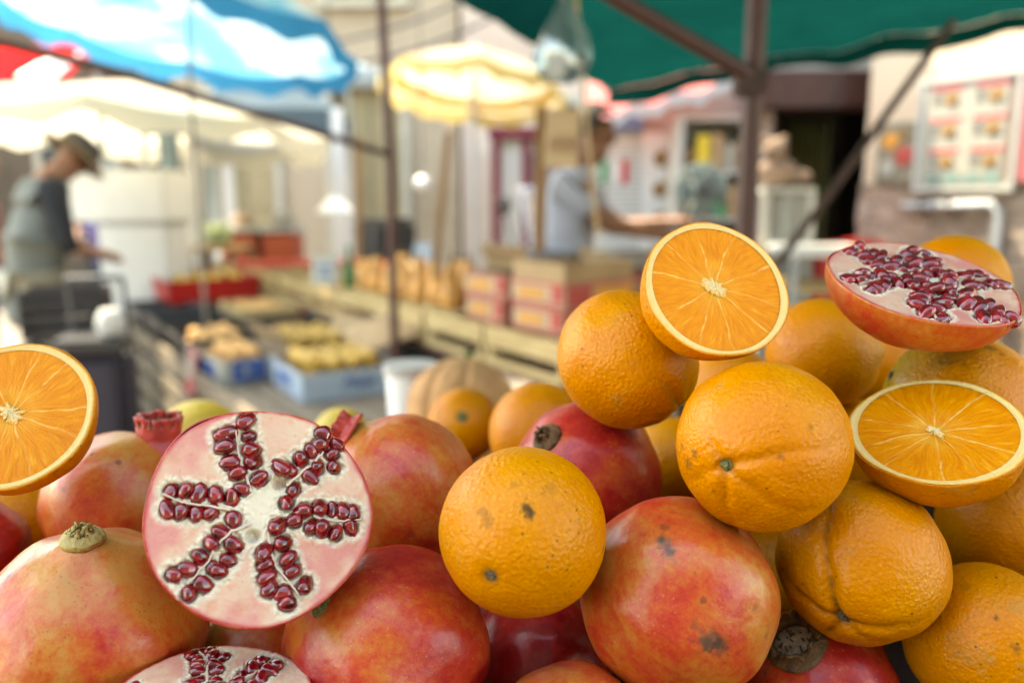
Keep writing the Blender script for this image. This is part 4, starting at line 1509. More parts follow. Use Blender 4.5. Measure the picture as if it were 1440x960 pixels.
M_TANW = plaster('tan_plaster', (0.125, 0.088, 0.058), (0.09, 0.062, 0.04))
M_BRICKW = plaster('brown_plaster', (0.20, 0.13, 0.09), (0.14, 0.09, 0.06))
M_OCHRE = plain('ochre_shutter_paint', (0.36, 0.28, 0.15), 0.6, 0.15, 8)
fo = at(300, 300, 10.4)
facade('facade_building', 'tall cream building with ochre shutters across the street', (-4.2, 10.2, 0), R(-3), 3.55, 6.6, 5, M_CREAMW,
       [(.35, 1.25, 0, 2.6, 'door'), (2.0, 2.85, 0, 2.7, 'door'), (.35, 1.25, 3.7, 5.4, 'ochre'), (2.0, 2.85, 3.7, 5.4, 'ochre')])
facade('facade_building', 'pale pink building behind the printed parasol', (-.6, 9.9, 0), R(2), 4.2, 6.2, 5, M_PINKW,
       [(1.2, 2.2, 0, 2.5, 'door'), (.4, 1.15, 3.9, 5.4, 'ochre'), (2.5, 3.3, 3.9, 5.4, 'ochre')])
facade('facade_building', 'cream house behind the cream parasol and the man in a hat', (-10.2, 11.5, 0), R(6), 5.9, 5.2, 5, M_TANW,
       [(1.2, 2.2, 0, 2.3, 'door'), (3.4, 4.4, .9, 2.1, 'teal')])
# unseen house added behind the viewpoint to cut low sky light
facade('facade_building', 'unseen brown house added behind the viewpoint to cut low sky light', (4.5, -4.6, 0), R(180), 9.0, 5.6, 4, M_BRICKW,
       [(1.2, 2.2, 0, 2.5, 'door'), (5.4, 6.4, 1.0, 2.6, 'ochre')])
# cables strung along the facade
for i, (p, q, lab) in enumerate([((470, 60, 9.4), (720, -40, 9.3), 'upper thin cable strung across the pale pink facade'), ((480, 95, 9.4), (760, -10, 9.3), 'lower thin cable strung across the pale pink facade')]):
    m = MB()
    a, b = at(*p), at(*q)
    m.tube([a.lerp(b, t / 10) - Vector((0, 0, .12 * math.sin(math.pi * t / 10))) for t in range(11)], .018, 6)
    tag(m.build('cable', M_DGREY), lab, 'cable')

# right hand shop: pale front, dark doorway, corner wall
corner = at(1212, 283, 4.4)
W0 = Vector((corner.x, corner.y, 0))
wd = Vector((.55, -.83, 0)).normalized()
ang = math.atan2(wd.y, wd.x)
wl = empty('corner_house', W0, Matrix.Rotation(ang, 3, 'Z'))
tag(wl, 'peach plastered corner house with a rough stone base at the right edge', 'building')
m = MB()
wall_box(m, 0, 4.5, 0, .4, 1.44, 4.6)
m.build('wall', M_PEACHW, wl, smooth=False)
m = MB()
m.grid(lambda a, b: Vector((4.5 * a, -.03 + .014 * nz((a * 30, b * 12, 2), 1) + .01 * nz((a * 70, b * 30, 2), 1), 1.44 * b)), 120, 40)
wall_box(m, 0, 4.5, .0, .4, 0, 1.436)
m.build('stone_base', M_RUBBLE, wl)
m = MB()
m.box((2.3, -.035, 1.46), (4.4, .05, .05), None, .008)
m.build('ledge', M_STONEBAND, wl)


def wloc(px, py):
    """where the line of sight meets that wall, in the wall's own measures (along, height)"""
    d = ray(px, py)
    nrm = Vector((-wd.y, wd.x, 0))
    t = (W0 - CAM).dot(nrm) / d.dot(nrm)
    p = CAM + d * t
    return (p - W0).dot(wd), p.z


def board(name, label, cat, p0, p1, frame_m, face_m):
    (x0, z1), (x1, z0) = wloc(*p0), wloc(*p1)
    root = empty(name, W0 + wd * ((x0 + x1) / 2) + Vector((0, 0, (z0 + z1) / 2)), Matrix.Rotation(ang, 3, 'Z'))
    tag(root, label, cat)
    w_, h_ = x1 - x0, z1 - z0
    m = MB()
    m.box((0, -.055, 0), (w_, .02, h_), None, .003)
    m.build('panel', face_m, root)
    if frame_m:
        m = MB()
        for (cx, cz, sx, sz) in ((0, h_ / 2 + .012, w_ + .05, .024), (0, -h_ / 2 - .012, w_ + .05, .024), (-w_ / 2 - .012, 0, .024, h_), (w_ / 2 + .012, 0, .024, h_)):
            m.box((cx, -.058, cz), (sx, .035, sz), None, .004)
        m.build('frame', frame_m, root)
    return root, w_, h_


root, w_, h_ = board('menu_board', 'white framed menu board with rows of round dish pictures and red headings', 'menu board', (1312, 122), (1428, 262), M_OFFW, M_WPAPER)
rng = random.Random(4)
for r_ in range(3):
    for c_ in range(2):
        x = (-.23 + .47 * c_) * w_
        z = (.36 - .30 * r_) * h_
        m = MB()
        m.box((x, -.067, z + .09 * h_), (.34 * w_, .004, .030 * h_))
        m.build('heading', M_INKRED, root)
        m = MB()
        m.lathe([(.088 * w_, 0), (.08 * w_, .006), (1e-6, .008)], 20, Matrix.Translation((x + .04 * w_, -.066, z - .02 * h_)) @ Matrix.Rotation(R(90), 4, 'X') @ Matrix.Diagonal((1, .85, 1, 1)))
        m.build('dish_picture', M_FOOD, root)
        m = MB()
        for q in range(3):
            m.box((x - .12 * w_, -.067, z + (.03 - .045 * q) * h_), (.10 * w_, .003, .010 * h_))
        m.build('text_block', M_INKDARK, root)
for q in range(4):
    m = MB()
    m.box(((-.32 + .21 * q) * w_, -.067, -.42 * h_), (.17 * w_, .004, .09 * h_))
    m.build('price_bar', M_INKTEAL, root)
root, w_, h_ = board('food_poster', 'small dark poster with yellow and red dishes left of the menu board', 'poster', (1246, 176), (1294, 258), None, plain('faded_poster', (0.20, 0.17, 0.12), .6, .3, 12))
for (x, z, s, mt) in ((-.15, .2, .3, M_CARDYEL), (.22, -.05, .34, M_CARDRED), (-.2, -.25, .3, M_WPAPER), (.15, .3, .2, M_FOOD)):
    m = MB()
    m.lathe([(s * w_ * .7, 0), (s * w_ * .6, .006), (1e-6, .008)], 20, Matrix.Translation((x * w_, -.066, z * h_)) @ Matrix.Rotation(R(90), 4, 'X'))
    m.build('dish_picture', mt, root)
root, w_, h_ = board('pink_sign', 'plain pink sign cut off by the right edge beside the menu board', 'sign', (1432, 105), (1500, 255), None, M_PINKC)
# pipes on that wall
pr = empty('wall_pipe', W0, Matrix.Rotation(ang, 3, 'Z'))
tag(pr, 'grey pipe bending down the stone base of the corner house', 'pipe')
(xa, za), (xb, zb) = wloc(1282, 290), wloc(1418, 286)
m = MB()
m.tube([(xa, -.08, za), (xb - .03, -.08, za + .01), (xb, -.08, za - .03), (xb, -.08, .05)], .022, 10)
m.build('pipe', M_STEEL, pr)
m = MB()
for x in (xa + .1, (xa + xb) / 2):
    m.box((x, -.065, za), (.03, .07, .07), None, .004)
m.build('bracket', M_RUST, pr)

# shop front with the doorway (faces the camera)
sx0, sx1 = at(845, 283, 4.75).x, W0.x
shop = empty('corner_shop', (sx0, 4.75, 0))
tag(shop, 'shop with a dark open doorway beside the peach corner house', 'shop')
dw0, dw1 = at(1082, 283, 4.75).x - sx0, at(1214, 283, 4.75).x - sx0
H_ = 4.4
m = MB()
wall_box(m, 0, dw0, 0, .3, 0, H_)
wall_box(m, dw0, dw1 + .6, 0, .3, 2.05, H_)
m.build('wall', M_SHOPW, shop, smooth=False)
m = MB()
m.box(((dw0 + dw1) / 2 - .02, -.06, 1.96), (dw1 - dw0 + .26, .24, .20), None, .01)
m.build('lintel', M_BROWN, shop)
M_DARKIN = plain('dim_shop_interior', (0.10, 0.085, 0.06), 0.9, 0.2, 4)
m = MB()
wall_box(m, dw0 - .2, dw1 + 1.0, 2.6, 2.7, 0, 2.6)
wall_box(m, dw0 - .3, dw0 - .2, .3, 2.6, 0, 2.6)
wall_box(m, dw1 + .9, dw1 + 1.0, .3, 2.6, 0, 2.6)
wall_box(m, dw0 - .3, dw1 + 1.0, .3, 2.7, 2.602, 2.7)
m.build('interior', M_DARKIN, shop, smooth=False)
m = MB()
m.grid(lambda a, b: Vector((dw0 + (.40 + .50 * a) * (dw1 - dw0), .42 + .03 * math.sin(a * 26), .02 + 1.82 * b)), 60, 4)
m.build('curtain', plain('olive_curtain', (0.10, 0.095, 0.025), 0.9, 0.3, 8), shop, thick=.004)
# pink awning above the shop
pa = empty('shop_awning', (0, 0, 0))
tag(pa, 'pink and white awning sloping over the shop front, right of the brown-armed seller', 'awning')
A, B = at(815, 172, 4.55), at(1036, 112, 4.15)
m = MB()
up2 = Vector((.1, .45, .30))
m.grid(lambda u, v: A.lerp(B, u) + up2 * v + Vector((0, 0, .015 * math.sin(u * 22))), 30, 6)
m.build('canopy', M_PINKC, pa)
m = MB()
m.grid(lambda u, v: A.lerp(B, u) + Vector((0, -.004, -.06 * v - .01 * math.sin(u * 50) * v + .015 * math.sin(u * 22))), 60, 2)
m.build('valance', M_WHITEC, pa)
m = MB()
m.tube([A + up2, B + up2], .015, 8)
m.build('rail', M_STEEL, pa)
for q in (A, B):
    m = MB()
    m.tube([q, q + Vector((.1, .5, .10))], .012, 8)
    m.build('arm', M_STEEL, pa)

# blue sign strip, white roller shutter with an Italian flag, dish panel
def flat(name, label, cat, p0, p1, Y, face_m, t=.02):
    a, b = at(*p0, Y), at(*p1, Y)
    root = empty(name, ((a.x + b.x) / 2, Y, (a.z + b.z) / 2))
    tag(root, label, cat)
    w_, h_ = b.x - a.x, a.z - b.z
    m = MB()
    m.box((0, 0, 0), (w_, t, h_), None, .003)
    m.build('panel', face_m, root)
    return root, w_, h_


root, w_, h_ = flat('shop_sign', 'blue sign strip under the pink awning', 'sign', (838, 158), (905, 184), 4.66, plain('blue_sign_paint', (0.12, 0.24, 0.46), .5, .1, 6))
root, w_, h_ = flat('roller_shutter', 'white ribbed shutter with green and red flag marks beside the seller', 'shutter', (838, 186), (902, 352), 4.70, M_OFFW)
m = MB()
for q in range(22):
    m.box((0, -.014, h_ * (-.48 + q * .0436)), (w_ * .98, .016, h_ * .026), None, .003)
m.build('slats', M_WHITE, root)
for (x, mt) in ((-.34, M_INKGREEN), (-.06, M_WHITE), (.10, M_INKRED)):
    m = MB()
    m.box((x * w_, -.026, .17 * h_), (.13 * w_, .006, .20 * h_), None, .002)
    m.build('flag_stripe', mt, root)
root, w_, h_ = flat('dish_panel', 'tall white panel with three dish pictures between shutter and goods rack', 'menu panel', (904, 186), (948, 352), 4.66, M_WHITE)
for z in (.28, .02, -.24):
    m = MB()
    m.lathe([(.30 * w_, 0), (.26 * w_, .006), (1e-6, .008)], 20, Matrix.Translation((.02, -.012, z * h_)) @ Matrix.Rotation(R(90), 4, 'X') @ Matrix.Diagonal((1, .8, 1, 1)))
    m.build('dish_picture', M_FOOD, root)
# goods rack with coloured packets
a, b = at(950, 190, 4.5), at(1042, 345, 4.5)
rack = empty('goods_rack', ((a.x + b.x) / 2, 4.5, 0))
tag(rack, 'pale rack of coloured packets behind the round fan', 'rack')
rw = b.x - a.x
m = MB()
for x in (-rw / 2, rw / 2):
    m.box((x, 0, .9), (.035, .30, 1.8), None, .004)
for z in (.15, .6, 1.0, 1.25, 1.5, 1.78):
    m.box((0, 0, z), (rw - .04, .29, .02))
m.box((0, .15, .9), (rw, .012, 1.78))
m.build('shelving', M_OFFW, rack)
rng = random.Random(11)
for z in (1.01, 1.26, 1.51):
    x = -rw / 2 + .04
    while x < rw / 2 - .07:
        w_ = rng.uniform(.05, .085)
        h_ = rng.uniform(.12, .21)
        mt, cn = rng.choice([(M_WPAPER, 'white'), (M_CARDPINK, 'pink'), (M_OFFW, 'pale'), (M_FOOD, 'dark'), (M_CARD, 'brown'), (M_INKYEL, 'yellow'), (M_INKRED, 'red'), (M_WPAPER, 'white'), (M_CARD, 'brown'), (M_INKGREEN, 'green'), (M_CARDYEL, 'orange'), (M_CARDPINK, 'pink')])
        m = MB()
        m.box((0, 0, h_ / 2), (w_, .08, h_), None, .008)
        m.box((0, -.041, h_ * .55), (w_ * .7, .004, h_ * .3))
        o = m.build('packet', mt, None, (rack.location.x + x + w_ / 2, 4.44, z))
        tag(o, 'small %s packet standing in the goods rack behind the fan' % cn, 'packet', 'packets in the goods rack')
        x += w_ + .006

# fan
fp = at(986, 268, 3.9)
fan = empty('fan', (fp.x, fp.y, 0))
tag(fan, 'grey round electric fan on a stand in front of the goods rack', 'fan')
M_FANM = plain('grey_fan_plastic', (0.22, 0.27, 0.27), .4, .1, 10)
m = MB()
m.tube([Vector((0, .06, .03)), Vector((0, .06, fp.z - .02))], .014, 10)
m.build('stand', M_FANM, fan)
m = MB()
m.lathe([(.17, 0), (.16, .03), (.03, .05), (1e-6, .05)], 24, Matrix.Translation((0, .06, 0)))
m.build('base', M_DGREY, fan)
m = MB()
T = Matrix.Translation((0, 0, fp.z)) @ Matrix.Rotation(R(90), 4, 'X')
for r_ in (.03, .05, .07, .09, .108, .12):
    pts = [T @ Vector((r_ * math.cos(q * R(15)), r_ * math.sin(q * R(15)), .045 * (1 - (r_ / .125) ** 2))) for q in range(25)]
    m.tube(pts, .0028, 5, False)
for q in range(24):
    e = q * R(15)
    m.tube([T @ Vector((s * .125 * math.cos(e), s * .125 * math.sin(e), .045 * (1 - s * s))) for s in (.2, .5, .8, 1.0)], .002, 5)
m.tube([T @ Vector((.125 * math.cos(q * R(15)), .125 * math.sin(q * R(15)), 0)) for q in range(25)], .006, 6, False)
m.build('guard', M_FANM, fan)
m = MB()
m.lathe([(.03, .045), (.028, .055), (1e-6, .058)], 20, T)
m.lathe([(.045, -.10), (.05, -.03), (.03, 0), (1e-6, 0)], 20, T)
m.build('motor', M_DGREY, fan)
for q in range(4):
    e = q * math.pi / 2
    m = MB()
    m.grid(lambda u, v: T @ (Matrix.Rotation(e, 3, 'Z') @ Vector((.02 + .095 * u, (v - .5) * (.05 + .10 * u), .014 * (v - .5) * 2 + .012))), 8, 6)
    m.build('blade', plain('fan_blade', (0.25, 0.33, 0.33), .4, .1, 10) if q == 0 else bpy.data.materials['fan_blade'], fan, thick=.002)

# glazed cabinet, plush, red chair and white bars by the doorway
a, b = at(1058, 272, 3.7), at(1120, 420, 3.7)
cab = empty('glass_cabinet', ((a.x + b.x) / 2, 3.7, 0))
tag(cab, 'white framed glass cabinet with pastries beside the dark doorway', 'cabinet')
cw, cz = b.x - a.x, a.z
m = MB()
m.box((0, 0, .46), (cw, .34, .88), None, .01)
m.build('body', M_OFFW, cab)
m = MB()
for x in (-cw / 2 + .015, cw / 2 - .015):
    for y in (-.155, .155):
        m.box((x, y, (.902 + cz) / 2), (.028, .028, cz - .902), None, .004)
m.box((0, 0, cz + .012), (cw, .34, .024), None, .004)
m.box((0, 0, 1.10), (cw - .06, .30, .008))
m.build('frame', M_OFFW, cab)
m = MB()
m.box((0, -.157, (.91 + cz) / 2), (cw - .06, .004, cz - .93))
m.build('pane', M_BAG, cab)
for k, (x, z, mt, cn) in enumerate([(-.05, .905, M_CARD, 'brown'), (.04, .905, M_INKYEL, 'yellow'), (-.05, 1.106, M_FOOD, 'dark brown'), (.045, 1.106, M_CARDYEL, 'orange')]):
    m = MB()
    m.lathe([(.030, 0), (.042, .02), (.045, .05), (.03, .08), (1e-6, .095)], 18, None, lambda t, z: 1 + .06 * math.sin(6 * t))
    tag(m.build('pastry', mt, None, (cab.location.x + x, 3.66, z)), '%s pastry inside the glass cabinet by the doorway' % cn, 'pastry', 'pastries in the glass cabinet')
pl = at(1092, 262, 3.75)
m = MB()
m.ball((0, 0, .07), .075, 12, (1.25, .8, .9))
m.ball((-.02, -.01, .17), .055, 12)
m.ball((.10, -.02, .05), .04, 10, (1.4, .8, .8))
m.ball((-.06, 0, .215), .02, 8)
m.ball((.02, 0, .215), .02, 8)
pb = m.build('plush_toy', plain('beige_plush', (0.22, 0.15, 0.11), .95, .2, 20), None, (pl.x, pl.y, cz + .026))
tag(pb, 'beige stuffed toy slumped on top of the glass cabinet', 'toy')
rp = at(1140, 330, 3.95)
ch = empty('plastic_chair', (rp.x, rp.y, 0), Matrix.Rotation(R(200), 3, 'Z'))
tag(ch, 'red plastic chair standing in the dark doorway', 'chair')
m = MB()
m.box((0, 0, .44), (.42, .42, .03), None, .012)
m.build('seat', M_REDPL, ch)
m = MB()
m.grid(lambda u, v: Vector((-.2 + .4 * u, .20 + .06 * v + .03 * math.sin(math.pi * u), .46 + .72 * v - .04 * abs(u - .5) * v)), 10, 8)
m.build('backrest', M_REDPL, ch, thick=.02)
for x in (-.18, .18):
    for y in (-.18, .18):
        m = MB()
        m.tube([Vector((x, y, .43)), Vector((x * 1.15, y * 1.15, 0))], [.022, .016], 8)
        m.build('leg', M_REDPL, ch)
bp = at(1150, 372, 3.1)
tb = empty('white_table', (bp.x + .06, bp.y, 0), Matrix.Rotation(R(-6), 3, 'Z'))
tag(tb, 'white topped table with a lower board in front of the doorway', 'table')
m = MB()
m.box((0, .2, bp.z + .045), (.34, .5, .028), None, .008)
m.build('top', M_WHITE, tb)
m = MB()
m.box((-.02, .2, bp.z - .10), (.30, .46, .022), None, .006)
m.build('lower_shelf', M_PALEW, tb)
for x in (-.15, .15):
    for y in (-.02, .42):
        m = MB()
        m.box((x, y, (bp.z + .03) / 2), (.03, .03, bp.z + .03), None, .004)
        m.build('leg', M_STEEL, tb)

# ================================================================== the long stall in the middle
SO = Vector((-.75, 2.55, 0))
SROT = R(34)
SM = Matrix.Translation(SO) @ Matrix.Rotation(SROT, 4, 'Z')      # local x across, y along the stall, z up


def onstall(t, s, z=0.0):
    return SM @ Vector((t, s, z))


stall = empty('market_stall', SO, Matrix.Rotation(SROT, 3, 'Z'))
tag(stall, 'long wooden market stall of grey boards running away to the left', 'market stall')
m = MB()
for k in range(6):
    m.box((.075 + .15 * k, 2.35, .535), (.14, 5.5, .022), None, .003)
m.build('lower_bed', M_GREYWOOD, stall)
m = MB()
for k in range(4):
    m.box((.99 + .15 * k, 2.3, .672), (.14, 5.6, .022), None, .003)
m.build('upper_tier', M_REDWOOD, stall)
for zz, h in ((.545, .10), (.40, .085), (.27, .085), (.13, .085)):
    m = MB()
    m.box((-.016, 2.35, zz), (.026, 5.5, h), None, .004)
    m.build('side_board', M_GREYWOOD, stall)
m = MB()
m.box((.45, -.42, .50), (.94, .03, .13), None, .004)
m.build('end_board', M_REDWOOD, stall)
for t in (.02, .86, 1.5):
    for s in (-.36, 1.2, 2.9, 5.0):
        m = MB()
        h = .52 if t < .8 else .655
        m.box((t, s, h / 2), (.06, .06, h), None, .005)
        m.build('leg', M_REDWOOD, stall)

# pale slatted crates on the upper tier
def make_crate(L=.52, D=.34, Hh=.17):
    root = empty('wooden_crate', (0, 0, 0))
    for x in (-D / 2 + .02, D / 2 - .02):
        for y in (-L / 2 + .02, L / 2 - .02):
            m = MB()
            m.box((x, y, Hh / 2), (.035, .035, Hh), None, .003)
            m.build('corner_post', M_PALEW, root)
    m = MB()
    for x in (-D / 2 - .004, D / 2 + .004):
        m.box((x, 0, Hh - .045), (.009, L, .085), None, .002)
        m.box((x, 0, .022), (.009, L, .032), None, .002)
    for y in (-L / 2 - .004, L / 2 + .004):
        m.box((0, y, Hh - .045), (D - .01, .009, .085), None, .002)
        m.box((0, y, .022), (D - .01, .009, .032), None, .002)
    m.build('side_slats', M_PALEW, root)
    m = MB()
    for k in range(4):
        m.box((-D / 2 + D * (k + .5) / 4, 0, .010), (D / 4 - .02, L - .01, .008))
    m.build('bottom_slats', M_REDWOOD, root)  # darker boards put the shade inside the crate into the colour
    return root


CR = ['nearest pale wooden crate, under the red and orange cartons', 'pale wooden crate second in the row, beside the foot of the leaning stake', 'pale wooden crate third in the row, under the orange squashes',
      'pale wooden crate fourth in the row, beyond the squashes', 'pale wooden crate with the white card on it', 'pale wooden crate just past the white card', 'pale wooden crate beside the red banana tray',
      'pale wooden crate next to last at the far end of the row', 'pale wooden crate farthest along the row']
proto = make_crate()
for i in range(9):
    o = proto if i == 0 else copy_tree(proto)
    o.matrix_world = SM @ Matrix.Translation((1.09 + .01 * math.sin(i * 3), -.05 + .535 * i, .684)) @ Matrix.Rotation(R(1.5 * math.sin(i * 5)), 4, 'Z')
    tag(o, CR[i], 'crate', 'pale wooden crates along the upper tier')

# printed cartons
def carton(label, t, s, z, size, rz=0.0, open_=True, style='red', collar=0.0):
    D, L, Hh = size            # across, along, height
    root = empty('carton', (0, 0, 0))
    root.matrix_world = SM @ Matrix.Translation((t, s, z)) @ Matrix.Rotation(rz, 4, 'Z')
    tag(root, label, 'carton', 'cardboard cartons on the long stall')
    base = {'red': M_CARDPINK, 'blue': M_CARDBLUE, 'brown': M_CARD, 'bluewhite': M_WPAPER}[style]
    m = MB()
    w = .006
    m.box((0, 0, w / 2), (D, L, w))
    for x in (-D / 2 + w / 2, D / 2 - w / 2):
        m.box((x, 0, Hh / 2 + w / 2), (w, L, Hh - w))
    for y in (-L / 2 + w / 2, L / 2 - w / 2):
        m.box((0, y, Hh / 2 + w / 2), (D - 2 * w, w, Hh - w))
    m.build('box', base, root, smooth=False)
    m = MB()
    for x in (-D / 2 + .016, D / 2 - .016):
        m.box((x, 0, Hh / 2 + w), (.004, L - .03, Hh - .01))
    for y in (-L / 2 + .016, L / 2 - .016):
        m.box((0, y, Hh / 2 + w), (D - .04, .004, Hh - .01))
    m.build('lining', M_CARDIN, root, smooth=False)
    if style in ('red', 'bluewhite', 'blue'):
        m1, m2 = (M_CARDRED, M_CARDYEL) if style == 'red' else (M_INKBLUE, M_WPAPER) if style == 'bluewhite' else (M_CARDBLUE, M_INKBLUE)
        e = .0025

        def ink(nm, mt, c, s, round_=False):
            k = MB()
            if round_:
                k.ball(c, s, 8, (1, .08, 1))
            else:
                k.box(c, s)
            k.build(nm, mt, root, smooth=round_)

        for sgn in (-1, 1):
            x, y = sgn * (D / 2 + e), sgn * (L / 2 + e)
            if style == 'red':
                ink('printed_band', m1, (x, 0, Hh * .10), (.004, L * .98, Hh * .12))
                ink('printed_band', m1, (x, 0, Hh * .92), (.004, L * .98, Hh * .10))
                ink('printed_band', m1, (x, -L * .38, Hh * .55), (.004, L * .2, Hh * .6))
                ink('printed_panel', m2, (x, .12 * L, Hh * .5), (.004, L * .50, Hh * .36))
                ink('printed_band', m1, (0, y, Hh * .92), (D * .98, .004, Hh * .13))
                ink('printed_band', m1, (-D * .30, y, Hh * .43), (D * .34, .004, Hh * .76))
                ink('printed_panel', m2, (D * .2, y, Hh * .48), (D * .56, .004, Hh * .62))
            elif style == 'bluewhite':
                ink('printed_band', m1, (-D * .1, y, Hh * .55), (D * .5, .004, Hh * .8))
                ink('printed_band', m1, (x, 0, Hh * .5), (.004, L * .6, Hh * .6))
                ink('printed_panel', m2, (-D * .15, y + sgn * .001, Hh * .55), Hh * .18, True)
            else:
                ink('printed_panel', m2, (x, 0, Hh * .55), (.004, L * .4, Hh * .3))
    if style == 'blue':
        tc = bpy.data.curves.new('lettering', 'FONT')
        tc.body = 'Mele'
        tc.size = Hh * .62
        tc.shear = .3
        tc.extrude = .0015
        tc.align_x = 'CENTER'
        tc.align_y = 'CENTER'
        tmp = bpy.data.objects.new('tmp', tc)
        COL.objects.link(tmp)
        me = bpy.data.meshes.new_from_object(tmp.evaluated_get(bpy.context.evaluated_depsgraph_get()))
        bpy.data.objects.remove(tmp)
        me.materials.clear()
        me.materials.append(M_INKBLUE)
        to = bpy.data.objects.new('lettering', me)
        COL.objects.link(to)
        to.parent = root
        to.location = (0.02, -L / 2 - .003, Hh * .55)
        to.rotation_euler = (R(90), 0, 0)
    if collar:
        m = MB()
        for sgn in (-1, 1):
            m.box((sgn * (D / 2 - .004), 0, Hh + collar / 2), (.005, L - .012, collar))
            m.box((0, sgn * (L / 2 - .004), Hh + collar / 2), (D - .012, .005, collar))
        m.build('collar', M_CARD, root, smooth=False)
    if open_:
        for sgn in (-1, 1):
            f = MB()
            f.box((sgn * (D / 2 + .022), 0, Hh + .045), (.10, L * .96, .004), Matrix.Rotation(R(-sgn * 62), 3, 'Y'))
            f.build('flap', M_CARD, root, smooth=False)
    return root


carton('lower red and orange carton of the near stack, on the wooden crate', 1.13, -.095, .857, (.36, .31, .098), R(2), False)
carton('upper red and orange carton of the near stack, its brown collar full of onions', 1.13, -.09, .957, (.36, .31, .098), R(4), False, collar=.07)
carton('lower red and orange carton of the second stack behind the near one', 1.075, .255, .857, (.27, .31, .098), R(-2), False)
carton('upper red and orange carton of the second stack behind the near one', 1.08, .26, .957, (.27, .31, .098), R(1), False)
carton('open brown carton with a red print behind the cartons, by the seller', 1.52, .02, .86, (.26, .34, .20), R(-20), True)
carton('plain brown carton standing behind the near carton stack', 1.42, .55, .86, (.30, .40, .20), R(6), True, 'brown')
for t in (1.52, 1.42):
    pass
carton('pale blue carton of yellow pears with blue lettering on its end', .46, .74, .55, (.43, .50, .115), R(-3), False, 'blue')
carton('blue and white printed carton of fruit at the outer edge of the stall', .17, 1.22, .55, (.30, .48, .115), R(5), False, 'bluewhite')
carton('plain brown carton of yellow pears between the pear carton and the dark trays', .57, 1.32, .55, (.40, .50, .115), R(2), True, 'brown')

# support for the two cartons on the back of the upper tier
m = MB()
m.box((1.48, .28, .77), (.26, .95, .17), None, .006)
o = m.build('wooden_box', M_GREYWOOD)
o.matrix_world = SM.copy()
tag(o, 'rough wooden box carrying the two brown cartons behind the near stack', 'box')


# heaped fruit: one mesh each, copied
def fruit_proto(name, mat, r, neck):
    m = MB()
    prof = []
    for i in range(15):
        t = math.pi * i / 14
        k = 1 - neck * max(0, -math.cos(t)) * .0 + 0
        z = -math.cos(t) * r
        w = math.sin(t) * r
        if neck and z > 0:
            w *= 1 - neck * (z / r) ** .8 * .6
            z *= 1 + neck * .7
        prof.append((max(1e-6, w), z))
    m.lathe(prof, 18, None, lambda a, z: 1 + .03 * math.sin(2 * a + z * 50))
    o = m.build(name, mat)
    s = MB()
    s.tube([Vector((0, 0, r * (1 + neck * .7) * .96)), Vector((r * .08, 0, r * (1 + neck * .7) + r * .28))], r * .06, 6)
    s.build('stalk', M_STEM, o)
    return o


rng = random.Random(21)


def heap(proto, first, t0, t1, s0, s1, z, r, layers, label, cat, group):
    used = first
    for L in range(layers):
        sp = r * 2.05
        nt_, ns_ = int((t1 - t0 - L * sp * .6) / sp), int((s1 - s0 - L * sp * .6) / sp)
        for i in range(nt_):
            for j in range(ns_):
                t = (t0 + t1) / 2 + (i - (nt_ - 1) / 2) * sp + rng.uniform(-.006, .006)
                s = (s0 + s1) / 2 + (j - (ns_ - 1) / 2) * sp + rng.uniform(-.006, .006)
                o = proto if not used else copy_tree(proto)
                used = True
                Rr = Matrix.Rotation(rng.uniform(0, 6.28), 4, 'Z') @ Matrix.Rotation(rng.uniform(.3, 1.5), 4, 'X')
                o.matrix_world = SM @ Matrix.Translation((t, s, z + r + L * r * 1.55 + rng.uniform(-.006, .008))) @ Rr @ Matrix.Scale(rng.uniform(.92, 1.06), 4)
                tag(o, label, cat, group)


pear = fruit_proto('pear', M_YFRUIT, .038, .8)
heap(pear, False, .27, .65, .52, .96, .575, .040, 2, 'yellow pear heaped in the pale blue carton or the brown carton behind it', 'pear', 'yellow pears in the cartons')
heap(pear, True, .39, .75, 1.10, 1.54, .575, .040, 2, 'yellow pear heaped in the pale blue carton or the brown carton behind it', 'pear', 'yellow pears in the cartons')
peach = fruit_proto('peach', M_PEACH, .036, 0)
heap(peach, False, .05, .30, 1.02, 1.42, .575, .036, 2, 'blushed peach heaped in a carton, crate or dark tray on the stall', 'peach', 'peaches on the long stall')


onion = fruit_proto('onion', plain('red_onion_skin', (0.16, 0.03, 0.04), 0.4, 0.4, 30), .034, .25)
heap(onion, False, 0.98, 1.28, -.225, .045, 1.035, .034, 1, 'dark red onion lying in the upper red and orange carton', 'onion', 'red onions in the carton')


def tray(label, t, s, z, size, mat, rz=0.0, name='plastic_tray'):
    D, L, Hh = size
    root = empty(name, (0, 0, 0))
    root.matrix_world = SM @ Matrix.Translation((t, s, z)) @ Matrix.Rotation(rz, 4, 'Z')
    tag(root, label, 'tray')
    m = MB()
    m.box((0, 0, .006), (D - .02, L - .02, .012))
    for x in (-D / 2, D / 2):
        m.box((x, 0, Hh / 2), (.010, L, Hh), Matrix.Rotation(R(6 if x > 0 else -6), 3, 'Y'), .003)
    for y in (-L / 2, L / 2):
        m.box((0, y, Hh / 2), (D, .010, Hh), Matrix.Rotation(R(-6 if y > 0 else 6), 3, 'X'), .003)
    m.build('shell', mat, root)
    r_ = MB()
    for x in (-D / 2 - .01, D / 2 + .01):
        r_.box((x, 0, Hh), (.022, L + .04, .014), None, .004)
    for y in (-L / 2 - .01, L / 2 + .01):
        r_.box((0, y, Hh), (D + .0, .022, .014), None, .004)
    r_.build('rim', mat, root)
    return root


